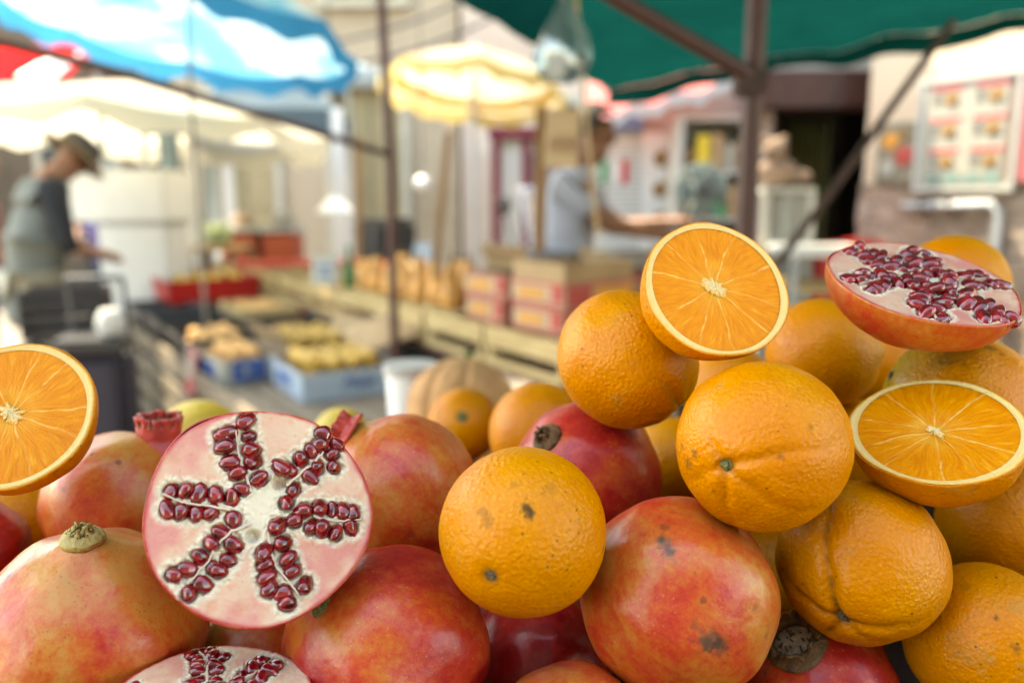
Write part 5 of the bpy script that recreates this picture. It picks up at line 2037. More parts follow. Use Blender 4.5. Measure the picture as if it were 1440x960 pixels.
tray('black tray of peaches past the pear cartons on the outer side', .22, 1.80, .548, (.38, .50, .12), M_BLACK)
tray('black tray of peaches past the pear cartons on the inner side', .66, 1.90, .548, (.38, .50, .12), M_BLACK)
tray('empty black tray at the outer edge before the red banana tray', .22, 2.42, .548, (.38, .52, .13), M_BLACK)
tray('dark grey tray at the outer corner beside the red banana tray', .20, 3.05, .548, (.36, .52, .13), M_DGREY)
heap(peach, True, .06, .38, 1.60, 2.00, .562, .036, 2, 'blushed peach heaped in a carton, crate or dark tray on the stall', 'peach', 'peaches on the long stall')
heap(peach, True, .50, .82, 1.70, 2.10, .562, .036, 1, 'blushed peach heaped in a carton, crate or dark tray on the stall', 'peach', 'peaches on the long stall')
CT = [(.66, 2.50, .546, 'pale wooden crate of peaches next to the empty black tray before the red banana tray')]
for i, (t, s, z, lab) in enumerate(CT):
    o = copy_tree(proto)
    o.matrix_world = SM @ Matrix.Translation((t, s, z + .002)) @ Matrix.Rotation(R(3 * math.sin(i * 2.3)), 4, 'Z')
    tag(o, lab, 'crate', 'pale wooden crates on the lower bed')
    heap(peach, True, t - .14, t + .14, s - .21, s + .21, z + .10, .036, 1, 'blushed peach heaped in a carton, crate or dark tray on the stall', 'peach', 'peaches on the long stall')
sh = MB()
sh.grid(lambda u, v: Vector(((u - .5) * .36, (v - .5) * .30, .012 * math.sin(u * 4))), 8, 4)
o = sh.build('cardboard_sheet', M_CARD, thick=.004)
o.matrix_world = SM @ Matrix.Translation((.80, .92, .74)) @ Matrix.Rotation(R(14), 4, 'X') @ Matrix.Rotation(R(-16), 4, 'Y')
tag(o, 'loose cardboard sheet lying tilted over the yellow pears', 'cardboard')
pk = empty('price_card', (0, 0, 0))
pk.matrix_world = SM @ Matrix.Translation((-.035, 1.25, .52)) @ Matrix.Rotation(R(-90), 4, 'Z') @ Matrix.Rotation(R(-8), 4, 'X')
tag(pk, 'pink and white price card hanging on the slatted side of the stall', 'price card')
m = MB()
m.box((0, 0, .06), (.15, .004, .20), None, .001)
m.build('card', M_PINKC, pk)
m = MB()
m.box((0, -.004, .08), (.09, .003, .11), None, .001)
m.build('white_field', M_WPAPER, pk)
tray('bright red tray of bananas on the far part of the long stall', .55, 3.55, .662, (.62, .70, .15), M_REDPL, R(4))
m = MB()
m.box((.55, 3.55, .604), (.56, .62, .112), None, .004)
o = m.build('wooden_box', M_GREYWOOD)
o.matrix_world = SM.copy()
tag(o, 'flat wooden box under the bright red banana tray', 'box')


def banana_mesh():
    m = MB()
    pts, rad = [], []
    for i in range(13):
        a = R(-50 + 100 * i / 12)
        pts.append(Vector((.12 * math.sin(a), 0, .12 - .12 * math.cos(a))))
        q = i / 12
        rad.append(.019 * (math.sin(math.pi * min(1, max(.06, q))) ** .45) * (0.35 if i in (0, 12) else 1))
    m.tube(pts, rad, 8)
    return m


ban = banana_mesh().build('banana', M_BANANA)
for i in range(26):
    o = ban if i == 0 else copy_tree(ban)
    row, k = divmod(i, 9)
    o.matrix_world = SM @ Matrix.Translation((.32 + .055 * k + rng.uniform(-.01, .01), 3.34 + .22 * row, .72 + .045 * math.sin(k) ** 2 + .05)) @ Matrix.Rotation(R(90 + rng.uniform(-25, 25)), 4, 'Z') @ Matrix.Rotation(R(rng.uniform(140, 200)), 4, 'X')
    tag(o, 'ripe banana lying in the bright red tray', 'banana', 'bananas in the red tray')

# squashes standing on the crates
sq = MB()
sq.lathe([(1e-6, 0), (.035, .004), (.052, .03), (.055, .06), (.044, .10), (.034, .14), (.034, .175), (.02, .195), (1e-6, .197)], 22, None, lambda a, z: 1 + .05 * math.cos(8 * a))
sqo = sq.build('squash', M_SQUASH)
s_ = MB()
s_.tube([Vector((0, 0, .19)), Vector((.006, 0, .225))], [.010, .007], 7)
s_.build('stalk', M_STEM, sqo)
SQ = [(.97, .62), (1.09, .68), (.97, .76), (1.1, .82), (.96, .92), (1.09, .98), (.97, 1.10), (1.1, 1.16), (.97, 1.27), (1.08, 1.36), (.97, 1.44), (.98, 1.62)]
for i, (t, s) in enumerate(SQ):
    o = sqo if i == 0 else copy_tree(sqo)
    o.matrix_world = SM @ Matrix.Translation((t + .02, s, .862)) @ Matrix.Rotation(rng.uniform(0, 6), 4, 'Z') @ Matrix.Rotation(R(rng.uniform(-6, 6)), 4, 'X') @ Matrix.Scale(rng.uniform(.88, 1.08), 4)
    tag(o, 'ribbed orange squash standing upright on the pale wooden crates', 'squash', 'squashes on the crates')
# boards the squashes stand on
m = MB()
for k in range(3):
    m.box((.985 + .1 * k, 1.12, .857), (.09, 1.25, .008))
o = m.build('plank_shelf', M_PALEW)
o.matrix_world = SM.copy()
tag(o, 'pale plank shelf laid over the crates under the squashes', 'shelf')


def card(label, t, s, z, w_, h_, mat, ink=None):
    root = empty('price_card', (0, 0, 0))
    root.matrix_world = SM @ Matrix.Translation((t, s, z)) @ Matrix.Rotation(R(-50), 4, 'Z') @ Matrix.Rotation(R(-10), 4, 'X')
    tag(root, label, 'price card')
    m = MB()
    m.box((0, 0, h_ / 2), (w_, .004, h_), None, .001)
    m.build('card', mat, root)
    if ink:
        m = MB()
        for q in range(2):
            m.box((0, -.004, h_ * (.62 - .3 * q)), (w_ * (.6 - .15 * q), .003, h_ * .1))
        m.build('printed_lines', ink, root)
    return root


card('white card with dark print leaning on the crates past the squashes', .90, 1.98, .862, .17, .17, M_WPAPER, M_INKBLUE)
card('pale blue card standing among the orange squashes', 1.16, 1.25, .87, .10, .26, M_CARDBLUE)
gb = MB()
gb.lathe([(1e-6, 0), (.032, .004), (.034, .02), (.034, .14), (.014, .19), (.014, .24), (1e-6, .245)], 18)
o = gb.build('bottle', plain('green_glass', (0.02, 0.13, 0.03), .15, .1, 10))
o.matrix_world = Matrix.Translation(onstall(.97, 1.76, .856))
tag(o, 'dark green bottle between the white card and the squashes', 'bottle')

# stakes and price sign
def stake(label, p0, p1, Y, w_):
    m = MB()
    a, b = at(*p0, Y), at(*p1, Y)
    ax = (b - a).normalized()
    rot = frame(ax)
    m.box((0, 0, 0), (w_, w_ * .6, (b - a).length), None, .003)
    o = m.build('wooden_stake', M_PALEWX)
    o.matrix_world = Matrix.Translation((a + b) / 2) @ rot.to_4x4()
    tag(o, label, 'stake', 'wooden stakes on the long stall')
    return o


stake('leaning wooden stake without a sign, under the printed parasol', (611, 392), (631, 186), 3.55, .042)
stake('upright wooden stake that carries the cardboard price sign', (757, 352), (763, 150), 2.98, .042)
stake('thin far wooden stake left of the dark brown post', (502, 372), (506, 192), 4.55, .034)
c0 = at(790, 195, 2.94)
ps = empty('price_sign', c0, Matrix.Rotation(R(-8), 3, 'Z') @ Matrix.Rotation(R(3), 3, 'Y'))
tag(ps, 'cardboard price sign with washed-out red writing on the upright stake', 'price sign')
m = MB()
m.box((0, 0, 0), (.125, .006, .205), None, .002)
m.build('card', M_PAPER, ps)
m = MB()
M_FADED = plain('faded_red_ink', (0.62, 0.33, 0.2), .8, .3, 60)
for q in range(4):
    x = -.045 + .026 * q
    m.tube([Vector((x, -.005, -.055 + .01 * (q % 2))), Vector((x + .008, -.005, .0)), Vector((x + .014, -.005, -.05)), Vector((x + .02, -.005, .012))], .0022, 5)
m.build('writing', M_FADED, ps)

# far tomato stall and red cloth
fs = empty('far_stall', at(455, 372, 6.3).xy.to_3d(), Matrix.Rotation(R(15), 3, 'Z'))
tag(fs, 'low far table carrying tomato trays behind the crate row', 'table')
m = MB()
m.box((0, .3, .80), (1.7, .7, .03), None, .005)
m.build('top', M_PALEW, fs)
for x in (-.78, .78):
    for y in (.02, .58):
        m = MB()
        m.box((x, y, .39), (.05, .05, .78))
        m.build('leg', M_REDWOOD, fs)
tm = MB()
tm.lathe([(max(1e-6, math.sin(math.pi * i / 12) * .04), .034 - math.cos(math.pi * i / 12) * .034) for i in range(13)], 16, None, lambda a, z: 1 + .04 * math.cos(5 * a))
to = tm.build('tomato', M_TOMATO)
k = 0
MF = Matrix.Translation(fs.location) @ Matrix.Rotation(R(15), 4, 'Z')
for i in range(14):
    for j in range(3):
        o = to if k == 0 else copy_tree(to)
        k += 1
        o.matrix_world = MF @ Matrix.Translation((-.62 + .085 * i + rng.uniform(-.01, .01), .06 + .09 * j, .817)) @ Matrix.Rotation(rng.uniform(0, 6), 4, 'Z') @ Matrix.Scale(rng.uniform(.85, 1.1), 4)
        tag(o, 'red tomato lying on the low far table', 'tomato', 'tomatoes on the far table')
cl = at(532, 372, 4.6)
m = MB()
m.grid(lambda u, v: Vector(((u - .5) * .30, (v - .5) * .3, .07 * math.exp(-((u - .5) ** 2 + (v - .5) ** 2) * 14) + .008 * math.sin(u * 19) * math.sin(v * 15))), 16, 16)
o = m.build('red_cloth', M_REDPL, None, onstall(1.42, 2.1, .688), thick=.004)
tag(o, 'crumpled red cloth left on the upper tier behind the crates', 'cloth')

# black boxy cooler beside the red awning post, red stools, melons etc. further off
hs = at(352, 330, 7.4)
for i, (px, py, lab) in enumerate([(342, 330, 'left red counter box under the grey tent'), (398, 330, 'right red counter box under the grey tent')]):
    p = at(px, py, 7.2)
    root = empty('counter_box', (p.x, p.y, 0))
    tag(root, lab, 'counter', 'red counter boxes under the grey tent')
    m = MB()
    m.box((0, 0, .62), (.30, .3, .9), None, .02)
    m.build('body', plain('terracotta_paint', (0.50, 0.10, 0.045), .6, .15, 6) if i == 0 else bpy.data.materials['terracotta_paint'], root)
    m = MB()
    m.box((0, 0, 1.095), (.34, .34, .04), None, .008)
    m.build('top', M_OFFW, root)
    m = MB()
    m.lathe([(1e-6, 0), (.08, .01), (.10, .06), (.07, .13), (1e-6, .15)], 20, None, lambda a, z: 1 + .08 * math.sin(5 * a))
    tag(m.build('bundle', M_WPAPER if i else M_CARDPINK, None, (p.x, p.y, 1.117)), ('white' if i else 'pinkish') + ' wrapped bundle on a red counter box', 'bundle')
cb = at(308, 335, 6.6)
m = MB()
m.ball((0, 0, .09), .10, 12, (1.1, 1, .9))
for k in range(9):
    a = k * .7
    m.ball((.06 * math.cos(a), .06 * math.sin(a), .10 + .02 * (k % 3)), .055, 8, (1, 1, .8))
o = m.build('cabbage', plain('pale_cabbage', (0.50, 0.58, 0.30), .6, .25, 14), None, (cb.x, cb.y, .99))
tag(o, 'pale green cabbage on the small table beyond the banana tray', 'cabbage')
root = empty('small_table', (cb.x, cb.y, 0))
tag(root, 'small wooden table under the pale cabbage', 'table')
m = MB()
m.box((0, 0, .975), (.42, .42, .03), None, .004)
m.build('top', M_PALEW, root)
for x in (-.18, .18):
    for y in (-.18, .18):
        m = MB()
        m.box((x, y, .48), (.04, .04, .96))
        m.build('leg', M_GREYWOOD, root)
# white hanging sheet by the teal post
hp = at(285, 240, 6.9)
m = MB()
m.grid(lambda u, v: Vector(((u - .5) * .26, .02 * math.sin(u * 16), -.85 * v)), 20, 8)
o = m.build('hanging_sheet', M_WHITEC, None, (hp.x, hp.y, hp.z + .05))
tag(o, 'white cloth hanging beside the grey teal post', 'cloth')
tp = at(244, 300, 6.75)
root = empty('painted_post', (tp.x, tp.y, 0))
tag(root, 'thick grey teal post behind the white cabinet', 'post')
m = MB()
m.box((0, 0, 1.0), (.13, .13, 2.0), None, .01)
m.build('shaft', M_TEALP, root)
m = MB()
m.box((.07, -.02, 1.9), (.6, .05, .05), None, .005)
m.build('cross_bar', M_TEALP, root)

# white cabinet (stacked fridge units)
wp = at(178, 316, 5.6)
root = empty('white_cabinet', (wp.x, wp.y, 0), Matrix.Rotation(R(4), 3, 'Z'))
tag(root, 'bright white cabinet of two stacked units behind the man in a hat', 'cabinet')
m = MB()
m.box((.03, .25, .60), (.47, .5, 1.18), None, .015)
m.build('lower_unit', M_WHITE, root)
m = MB()
m.box((-.05, .25, 1.385), (.66, .54, .36), None, .015)
m.build('upper_unit', M_WHITE, root)
m = MB()
m.box((-.27, -.01, .75), (.05, .03, .5), None, .006)
m.build('handle', M_BLACK, root)
m = MB()
m.box((.03, .25, 1.198), (.52, .52, .015))
m.build('gasket', M_OFFW, root)
# round lamp, and a white ball added for a blurred bright spot
for i, (px, py, Y, r_, lab) in enumerate([(471, 292, 6.2, .14, 'round white enamel lamp hanging low behind the dark brown post'), (594, 258, 6.4, .06, 'small white ball added for a round bright spot by the dark top box')]):
    p = at(px, py, Y)
    root = empty('lamp_and_bright_spot', p)
    tag(root, lab, 'lamp')
    m = MB()
    if i == 0:
        m.lathe([(1e-6, .09), (.03, .085), (.06, .06), (r_, -.03), (r_ * .97, -.045), (r_ * .9, -.03), (.04, .05), (1e-6, .06)], 28)
    else:
        m.ball((0, 0, 0), r_, 14)
    m.build('shade_and_spot_ball', M_WHITE, root)
    m = MB()
    m.tube([Vector((0, 0, .05)), Vector((0, 0, 1.6))], .005, 6)
    m.build('flex', M_DGREY, root)

# shop front in maroon and white behind the scooter
mf = at(770, 250, 8.6)
root = empty('market_kiosk', (mf.x - .1, mf.y, 0))
tag(root, 'maroon and white kiosk with a yellow sign behind the seller', 'kiosk')
m = MB()
wall_box(m, -.48, .75, .2, 1.6, 0, 2.0)
m.build('body', M_WHITE, root, smooth=False)
m = MB()
for x in (-.45, -.12, .22, .55):
    m.box((x, .16, 1.02), (.10, .07, 2.04), None, .006)
m.box((.12, .15, 2.06), (1.3, .12, .12), None, .01)
m.build('frame', plain('maroon_paint', (0.23, 0.03, 0.05), .5, .15, 6), root)
m = MB()
m.box((.05, .185, 1.45), (.22, .02, .8))
m.build('window', M_SCREEN, root)
m = MB()
m.box((.36, .10, 1.62), (.22, .05, .52), None, .01)
m.build('yellow_sign', M_INKYEL, root)

# ================================================================== the scooter
sp = at(672, 340, 5.4)
sc = empty('motor_scooter', (sp.x, sp.y, 0), Matrix.Rotation(R(58), 3, 'Z'))
tag(sc, 'white motor scooter with a black top box parked under the printed parasol', 'scooter')
m = MB()
m.grid(lambda u, v: Vector(((u - .5) * (.30 + .12 * math.sin(math.pi * v)), -.60 - .10 * math.cos((u - .5) * 3) + .18 * v, .38 + .62 * v)), 14, 12)
m.build('front_shield', M_WHITE, sc, thick=.03)
m = MB()
m.grid(lambda u, v: Vector(((u - .5) * (.36 - .10 * v), -.52 - .06 * math.cos((u - .5) * 3) + .12 * v, 1.02 + .42 * v)), 12, 8)
m.build('windscreen', M_SCREEN, sc, thick=.006)
m = MB()
m.ball((0, -.02, .55), .2, 14, (.9, 2.2, 1.1))
m.ball((0, .35, .68), .2, 14, (1.0, 2.0, .8))
m.box((0, -.3, .33), (.32, .5, .06), None, .02)
m.build('body', M_WHITE, sc)
m = MB()
m.ball((0, .25, .83), .16, 12, (.95, 2.3, .45))
m.build('seat', M_BLACK, sc)
m = MB()
m.box((-.02, .80, 1.08), (.38, .34, .30), None, .05)
m.build('top_box', M_BLACK, sc)
m = MB()
m.tube([Vector((-.33, -.36, 1.08)), Vector((-.12, -.46, 1.03)), Vector((.12, -.46, 1.03)), Vector((.33, -.36, 1.08))], .016, 8)
m.tube([Vector((0, -.46, 1.03)), Vector((0, -.62, .40))], .03, 8)
m.build('handlebar', M_BLACK, sc)
for sx in (-1, 1):
    mm = MB()
    mm.ball((sx * .36, -.44, 1.32), .06, 10, (1.3, .35, 1))
    mm.tube([Vector((sx * .22, -.42, 1.06)), Vector((sx * .35, -.44, 1.30))], .008, 6)
    mm.build('mirror', M_DGREY, sc)
m = MB()
m.ball((0, -.665, .90), .085, 12, (1.2, .4, .9))
m.build('headlight', M_STEEL, sc)
for y in (-.70, .55):
    m = MB()
    T = Matrix.Translation((0, y, .25)) @ Matrix.Rotation(R(90), 4, 'Y')
    m.lathe([(.15, -.05), (.22, -.055), (.25, -.03), (.25, .03), (.22, .055), (.15, .05)], 28, T)
    wh = m.build('wheel', M_BLACK, sc)
    m = MB()
    m.lathe([(.03, -.04), (.15, -.03), (.15, .03), (.03, .04)], 20, T)
    m.build('rim', M_STEEL, wh)
m = MB()
m.ball((0, -.70, .36), .2, 12, (.55, 1.1, .75))
m.build('mudguard', M_WHITE, sc)

# ================================================================== people
DG = bpy.context.evaluated_depsgraph_get


def grown(name, joints, edges, mat, parent, sub=2):
    names = list(joints)
    me = bpy.data.meshes.new(name)
    me.from_pydata([joints[n][0] for n in names], [(names.index(a), names.index(b)) for a, b in edges], [])
    o = bpy.data.objects.new(name, me)
    COL.objects.link(o)
    md = o.modifiers.new('skin', 'SKIN')
    md.use_smooth_shade = True
    for i, n in enumerate(names):
        rr = joints[n][1]
        me.skin_vertices[0].data[i].radius = rr if isinstance(rr, tuple) else (rr, rr)
        me.skin_vertices[0].data[i].use_root = (i == 0)
    sb = o.modifiers.new('sub', 'SUBSURF')
    sb.levels = sb.render_levels = sub
    bpy.context.view_layer.update()
    m2 = bpy.data.meshes.new_from_object(o.evaluated_get(DG()))
    bpy.data.objects.remove(o)
    m2.materials.clear()
    m2.materials.append(mat)
    m2.polygons.foreach_set('use_smooth', [True] * len(m2.polygons))
    x = bpy.data.objects.new(name, m2)
    COL.objects.link(x)
    x.parent = parent
    return x


def hand_joints(J, E, pre, wrist, tip):
    """palm, four fingers and a thumb at the end of a forearm"""
    w = Vector(J[wrist][0])
    d = (Vector(tip) - w).normalized()
    s = d.cross(Vector((0, 0, 1))).normalized()
    dn = Vector((0, 0, -1))
    J[pre + 'palm'] = (w + d * .075, .026)
    E.append((wrist, pre + 'palm'))
    for k, (off, ln) in enumerate(((-.030, .065), (-.010, .075), (.010, .072), (.029, .058))):
        a, b = pre + 'f%d' % k, pre + 'g%d' % k
        J[a] = (w + d * (.085 + ln * .45) + s * off, .0095)
        J[b] = (w + d * (.085 + ln * .85) + s * off + dn * .03, .0085)
        E += [(pre + 'palm', a), (a, b)]
    J[pre + 't0'] = (w + d * .06 - s * .040 + dn * .012, .011)
    J[pre + 't1'] = (w + d * .095 - s * .048 + dn * .03, .0095)
    E += [(pre + 'palm', pre + 't0'), (pre + 't0', pre + 't1')]


def person(label, base, rotz, skin, bow=0.0, arms=None, top=M_VEST, sleeve=None, legs=M_TROUS, hat=None, hair=None, long_=False, lean=0.12, sc=1.0):
    """local +x is where the figure faces; base on the ground"""
    root = empty('person', base, Matrix.Rotation(rotz, 3, 'Z') @ Matrix.Diagonal((sc, sc, sc)))
    tag(root, label, 'person')
    L = lean
    hip, chest, neck = Vector((0, 0, .92)), Vector((L * .6, 0, 1.27)), Vector((L, 0, 1.44))
    hd = Vector((L + .045 + .09 * bow, 0, 1.595 - .06 * bow))
    f = Vector((math.cos(bow * .8), 0, -math.sin(bow * .8)))       # where the face looks
    upv = Vector((math.sin(bow * .8), 0, math.cos(bow * .8)))
    J = {'hip': (hip, (.145, .11)), 'waist': (hip.lerp(chest, .45), (.135, .10)), 'chest': (chest, (.165, .115)), 'sh': (chest.lerp(neck, .6), (.12, .085)), 'neck': (neck, .055),
         'jaw': (hd - upv * .05, (.062, .07)), 'head': (hd + upv * .03, (.075, .09)), 'crown': (hd + upv * .09, (.06, .07)),
         'nose': (hd + f * .105 - upv * .015, .014), 'chin': (hd + f * .075 - upv * .085, .03), 'brow': (hd + f * .08 + upv * .035, .035)}
    E = [('hip', 'waist'), ('waist', 'chest'), ('chest', 'sh'), ('sh', 'neck'), ('neck', 'jaw'), ('jaw', 'head'), ('head', 'crown'), ('head', 'nose'), ('jaw', 'chin'), ('head', 'brow')]
    for sgn, nm in ((1, 'l'), (-1, 'r')):
        J[nm + 'ear'] = (hd - f * .005 + Vector((0, sgn * .088, 0)), .018)
        E.append(('head', nm + 'ear'))
        J[nm + 'hip'] = ((0, sgn * .095, .86), .092)
        J[nm + 'knee'] = ((.02, sgn * .105, .48), .06)
        J[nm + 'ank'] = ((-.02, sgn * .11, .09), .042)
        J[nm + 'toe'] = ((.17, sgn * .13, .035), .034)
        E += [('hip', nm + 'hip'), (nm + 'hip', nm + 'knee'), (nm + 'knee', nm + 'ank'), (nm + 'ank', nm + 'toe')]
        el, wr = arms[0 if sgn > 0 else 1]
        S = chest + Vector((.02, sgn * .185, .10))
        J[nm + 'shd'] = (S, .050)
        J[nm + 'elb'] = (Vector(el), .042)
        J[nm + 'wri'] = (Vector(wr), .028)
        E += [('sh', nm + 'shd'), (nm + 'shd', nm + 'elb'), (nm + 'elb', nm + 'wri')]
        hand_joints(J, E, nm, nm + 'wri', Vector(wr) + (Vector(wr) - Vector(el)))
    grown('body', J, E, skin, root)
    g = .040
    T = {k: (J[k][0], tuple(q + g for q in J[k][1]) if isinstance(J[k][1], tuple) else J[k][1] + g) for k in ('hip', 'waist', 'chest', 'sh')}
    T['sh'] = (T['sh'][0], (.165, .135))
    T['collar'] = (chest.lerp(neck, .88), .095)
    T['hem'] = (hip + Vector((-.01, 0, -.37 if long_ else -.06)), (.22, .19) if long_ else (.19, .155))
    TE = [('hip', 'waist'), ('waist', 'chest'), ('chest', 'sh'), ('hip', 'hem'), ('sh', 'collar')]
    SV = {}
    for nm in 'lr':
        a, b = Vector(J[nm + 'shd'][0]), Vector(J[nm + 'elb'][0])
        if sleeve is None:
            T[nm + 's'] = (a, .090)
            T[nm + 'e'] = (a.lerp(b, .75), .064)
            TE += [('sh', nm + 's'), (nm + 's', nm + 'e')]
        else:
            c = Vector(J[nm + 'wri'][0])
            T[nm + 's'] = (a.lerp(chest, .12), .092)
            TE += [('sh', nm + 's')]
            grown('sleeve', {'z': (a.lerp(neck, .32) + Vector((0, 0, -.02)), .085), 'a': (a + Vector((0, 0, .012)), .092), 'b': (a.lerp(b, .5), .070), 'c': (b, .060), 'd': (b.lerp(c, .25), .052)}, [('z', 'a'), ('a', 'b'), ('b', 'c'), ('c', 'd')], sleeve, root)
    grown('shirt', T, TE, top, root)
    P = {'hip': ((0, 0, .93), (.165, .13))}
    PE = []
    for sgn, nm in ((1, 'l'), (-1, 'r')):
        P[nm + 'h'] = ((0, sgn * .095, .84), .108)
        P[nm + 'k'] = ((.02, sgn * .105, .48), .078)
        P[nm + 'a'] = ((-.02, sgn * .11, .10), .064)
        PE += [('hip', nm + 'h'), (nm + 'h', nm + 'k'), (nm + 'k', nm + 'a')]
    grown('trousers', P, PE, legs, root)
    for sgn in (1, -1):
        m = MB()
        m.ball((.05, sgn * .125, .045), .06, 10, (2.1, .85, .7))
        m.build('shoe', M_BLACK, root)
        m = MB()
        m.ball(hd + f * .082 + Vector((0, sgn * .034, 0)) + upv * .008, .013, 8)
        m.build('eye', M_EYE, root)
    R3 = Matrix((f, Vector((0, 1, 0)), upv)).transposed()
    if hair:
        m = MB()
        V = []
        m.grid(lambda u, v: hd + R3 @ (Vector((-.012 - .02 * (v > .8), 0, .035)) + Vector((math.sin(v * 2.0) * math.cos(u * 6.2832) * .112, math.sin(v * 2.0) * math.sin(u * 6.2832) * .097, math.cos(v * 2.0) * .105))) if (math.cos(u * 6.2832) < .35 or v < .45)
               else hd + R3 @ (Vector((-.012, 0, .035)) + Vector((math.sin(.9) * math.cos(u * 6.2832) * .110, math.sin(.9) * math.sin(u * 6.2832) * .095, math.cos(.9) * .105))), 32, 14)
        m.build('hair', hair, root)
    if hat:
        T4 = Matrix.Translation(hd + upv * .065) @ R3.to_4x4()
        m = MB()
        m.lathe([(.105, .0), (.150, -.022), (.178, -.035), (.180, -.030), (.150, -.014), (.104, .010), (.100, .07), (.075, .10), (1e-6, .095)], 32, T4 @ Matrix.Diagonal((1.12, 1, 1, 1)))
        h = m.build('hat', hat, root)
        m = MB()
        m.lathe([(.1065, .014), (.1035, .070), (.078, .103), (1e-6, .099)], 32, T4 @ Matrix.Diagonal((1.125, 1.005, 1, 1)))
        m.build('hat_band', M_BLACK, h)
    return root


p0 = at(36, 300, 4.75)
person('man in a hat, grey vest and black sleeves looking down at the left edge', (p0.x, p0.y, 0), R(44), M_SKIN, .9, [((.20, .22, 1.06), (.40, .12, 1.00)), ((.14, -.24, 1.06), (.34, -.12, 1.00))],
       M_VEST, M_BLKCL, M_TROUS, M_STRAW, None, True, .13, 1.03)
p0 = at(782, 300, 3.72)
person('seller in a grey polo shirt reaching out behind the cartons', (p0.x, p0.y, 0), R(-2), M_SKINB, .25, [((.30, .25, 1.18), (.50, .16, 1.20)), ((.20, -.22, 1.20), (.44, -.16, 1.16))],
       M_POLO, None, M_DENIM, None, M_HAIR, False, .09, 1.04)
p0 = at(-46, 300, 5.5)
person('dark haired person in maroon cut off by the left edge', (p0.x, p0.y, 0), R(20), M_SKIN, .2, [((.1, .26, 1.1), (.25, .2, .95)), ((.1, -.26, 1.1), (.25, -.2, .95))],
       M_MAROON, None, M_DENIM, None, M_HAIR, False, .05)
p0 = at(150, 300, 8.0)
person('distant person in purple half hidden behind the white cabinet', (p0.x, p0.y, 0), R(-90), M_SKIN, .1, [((.05, .26, 1.1), (.2, .2, .95)), ((.05, -.26, 1.1), (.2, -.2, .95))],
       M_PURPLE, None, M_DENIM, None, M_HAIR, False, .05)

# shopping trolley beside the man
tp = at(132, 480, 3.35)
root = empty('shopping_trolley', (tp.x, tp.y, 0), Matrix.Rotation(R(15), 3, 'Z'))
tag(root, 'dark checked shopping trolley standing at the end of the slatted stall', 'shopping trolley')


def check_cloth():
    m, nt, b = newmat('checked_cloth')
    v = nt.vec((1, 1, 1), False)
    ck = nt.new('ShaderNodeTexBrick')
    nt.l.new(v, ck.inputs['Vector'])
    ck.inputs['Scale'].default_value = 9
    ck.inputs['Color1'].default_value = (0.018, 0.014, 0.022, 1)
    ck.inputs['Color2'].default_value = (0.03, 0.024, 0.034, 1)
    ck.inputs['Mortar'].default_value = (0.06, 0.048, 0.06, 1)
    nt.set(b.inputs['Base Color'], ck.outputs['Color'])
    b.inputs['Roughness'].default_value = .85
    return m


m = MB()
m.box((0, 0, .42), (.30, .24, .62), None, .05)
m.build('bag', check_cloth(), root)
m = MB()
m.box((0, 0, .755), (.31, .26, .05), None, .02)
m.build('flap', M_BLACK, root)
m = MB()
for x in (-.11, .11):
    m.tube([Vector((x, .14, .05)), Vector((x, .15, .85)), Vector((x, .10, 1.02))], .011, 8)
m.tube([Vector((-.11, .10, 1.02)), Vector((.11, .10, 1.02))], .014, 8)
m.build('handle', M_DGREY, root)
for x in (-.16, .16):
    m = MB()
    m.lathe([(.02, -.015), (.075, -.015), (.075, .015), (.02, .015)], 20, Matrix.Translation((x, .12, .076)) @ Matrix.Rotation(R(90), 4, 'Y'))
    m.build('wheel', M_BLACK, root)
wb = at(158, 468, 3.35)
m = MB()
m.lathe([(1e-6, 0), (.045, .01), (.06, .05), (.055, .09), (.04, .115), (1e-6, .11)], 20, None, lambda a, z: 1 + .1 * math.sin(4 * a + 30 * z))
o = m.build('white_bag', M_OFFW, None, (tp.x + .08, tp.y, .782))
tag(o, 'full white carrier bag lying on top of the checked trolley', 'bag')
# black crates stacked by the man
bk = at(100, 420, 4.1)
for i in range(3):
    root = empty('plastic_crate', (bk.x - .02, bk.y, .02 + .27 * i + .1), Matrix.Rotation(R(12 + 4 * i), 3, 'Z'))
    tag(root, ['lowest black plastic crate of the stack by the man in a hat', 'middle black plastic crate of the stack by the man in a hat', 'topmost black plastic crate of the stack by the man in a hat'][i], 'crate', 'black crates stacked by the man')
    m = MB()
    for x in (-.19, .19):
        m.box((x, 0, .125), (.012, .30, .24), None, .003)
    for y in (-.15, .15):
        for z in (.03, .10, .17, .23):
            m.box((0, y, z), (.38, .012, .035), None, .003)
    m.box((0, 0, .01), (.38, .30, .012))
    m.build('shell', M_BLACK, root)
m = MB()
m.box((bk.x - .02, bk.y, .06), (.5, .4, .12), None, .01)
tag(m.build('pallet', M_GREYWOOD), 'wooden pallet under the black crates', 'pallet')

# ================================================================== our own stand: board, melon, tub
# sloping back board and bed under the heap
stand = empty('fruit_stand', (.05, .55, 0))
m = MB()
m.box((.26, .12, 1.109), (.30, .13, .15), None, .004)
m.build('step', M_DARKW, stand)
tag(stand, 'dark wooden stand carrying the heap of oranges and pomegranates', 'fruit stand')
m = MB()
for k in range(8):
    u = k / 7
    m.box((0, -.40 + .66 * u, 1.02), (1.15, .088, .025), None, .003)
m.build('bed', M_DARKW, stand)
for x in (-.5, .5):
    for y in (-.35, .2):
        m = MB()
        m.box((x, y, .503), (.05, .05, 1.005), None, .004)
        m.build('leg', M_DARKW, stand)
m = MB()
m.box((0, -.456, 1.05), (1.17, .02, .10), None, .003)
m.build('front_rail', M_DARKW, stand)
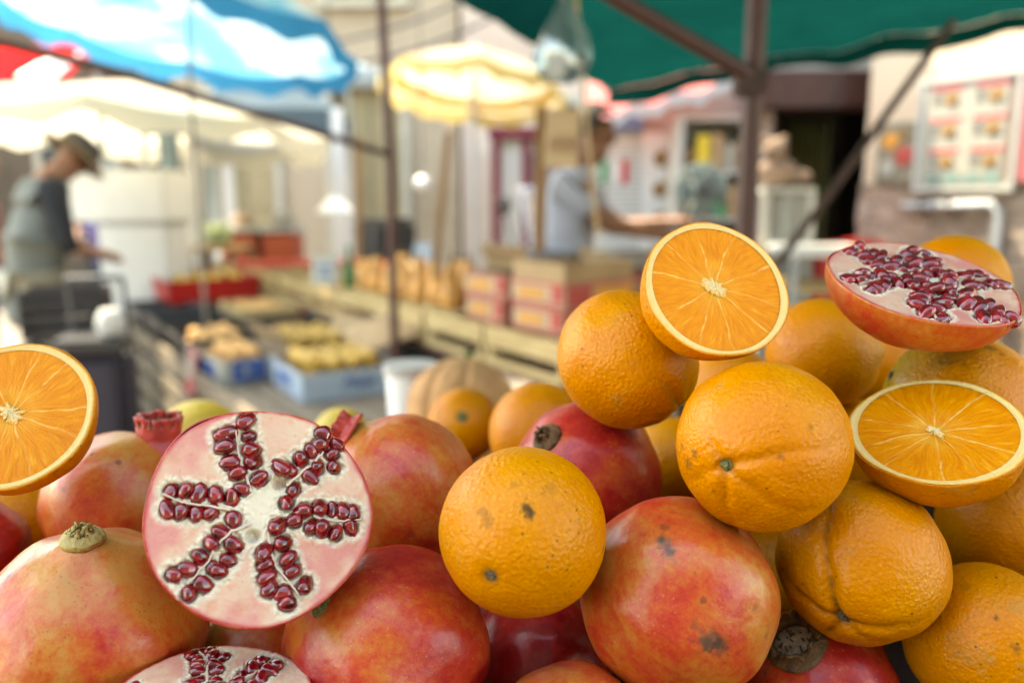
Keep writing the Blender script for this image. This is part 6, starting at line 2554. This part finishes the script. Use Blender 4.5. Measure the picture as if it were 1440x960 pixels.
# melon and tub on a crate behind
mel = deep(650, 575, 1.12)
root = empty('melon_box', (mel.x - .03, mel.y, 0))
tag(root, 'wooden box behind the heap that carries the ribbed melon and the white tub', 'box')
zt = mel.z - .076
m = MB()
m.box((.05, .02, zt / 2), (.46, .30, zt - .002), None, .004)
m.build('body', M_GREYWOOD, root)
m = MB()
m.lathe([(max(1e-6, math.sin(math.pi * i / 28) * .078), -math.cos(math.pi * i / 28) * .072) for i in range(29)], 96, None, lambda a, z: 1 - .085 * (1 - abs(math.sin(5 * a))) ** 3)
mm_ = plain('melon_rind', (0.55, 0.27, 0.10), .75, .2, 30, bump=0.004, bscale=110)
o = m.build('melon', mm_)
o.matrix_world = Matrix.Translation(mel) @ frame(cdir(.12, .97, -.25)).to_4x4()
tag(o, 'ribbed tan melon behind the small orange', 'melon')
sb_ = MB()
sb_.tube([Vector((0, 0, .066)), Vector((.002, 0, .085))], .008, 8)
sb_.build('stalk', M_STEMG, o)
tu = deep(578, 545, 1.18)
root = empty('white_tub', (tu.x, tu.y, zt))
tag(root, 'white plastic tub with a lid beside the ribbed melon', 'tub')
hh = tu.z + .036 - zt
m = MB()
m.lathe([(1e-6, 0), (.031, 0), (.038, hh * .94), (.038, hh * .96), (1e-6, hh * .96)], 32)
m.build('body', M_WHITE, root)
m = MB()
m.lathe([(.040, hh * .90), (.041, hh), (1e-6, hh)], 32)
m.build('lid', M_OFFW, root)
# ================================================================== light
w = bpy.data.worlds.new('World')
SC.world = w
w.use_nodes = True
wn = w.node_tree.nodes
sky = wn.new('ShaderNodeTexSky')
sky.sky_type = 'NISHITA'
sky.sun_disc = False
SUN_DIR = Vector((-0.45, 0.25, 0.95)).normalized()     # towards the sun
el = math.asin(SUN_DIR.z)
sky.sun_elevation = el
sky.sun_rotation = math.atan2(SUN_DIR.x, SUN_DIR.y)
w.node_tree.links.new(sky.outputs[0], wn['Background'].inputs[0])
wn['Background'].inputs[1].default_value = 0.15
sd = bpy.data.lights.new('sun', 'SUN')
sd.energy = 2.3
sd.angle = R(0.53)
sd.color = (1.0, 0.97, 0.92)
so = bpy.data.objects.new('sun', sd)
COL.objects.link(so)
so.rotation_euler = SUN_DIR.to_track_quat('Z', 'Y').to_euler()
so.location = (-5, 4, 10)
vs = SC.view_settings
vs.view_transform = 'Standard'
vs.look = 'None'
vs.gamma = 1.0
vs.use_curve_mapping = False
vs.exposure = 2.95
vs.use_white_balance = True
vs.white_balance_temperature = 9000
vs.white_balance_tint = 5
SC.cycles.max_bounces = 8
SC.cycles.diffuse_bounces = 1
SC.cycles.glossy_bounces = 3
SC.cycles.transmission_bounces = 6
SC.cycles.caustics_reflective = False
SC.cycles.caustics_refractive = False
SC.cycles.sample_clamp_indirect = 6.0
SC.cycles.use_denoising = True
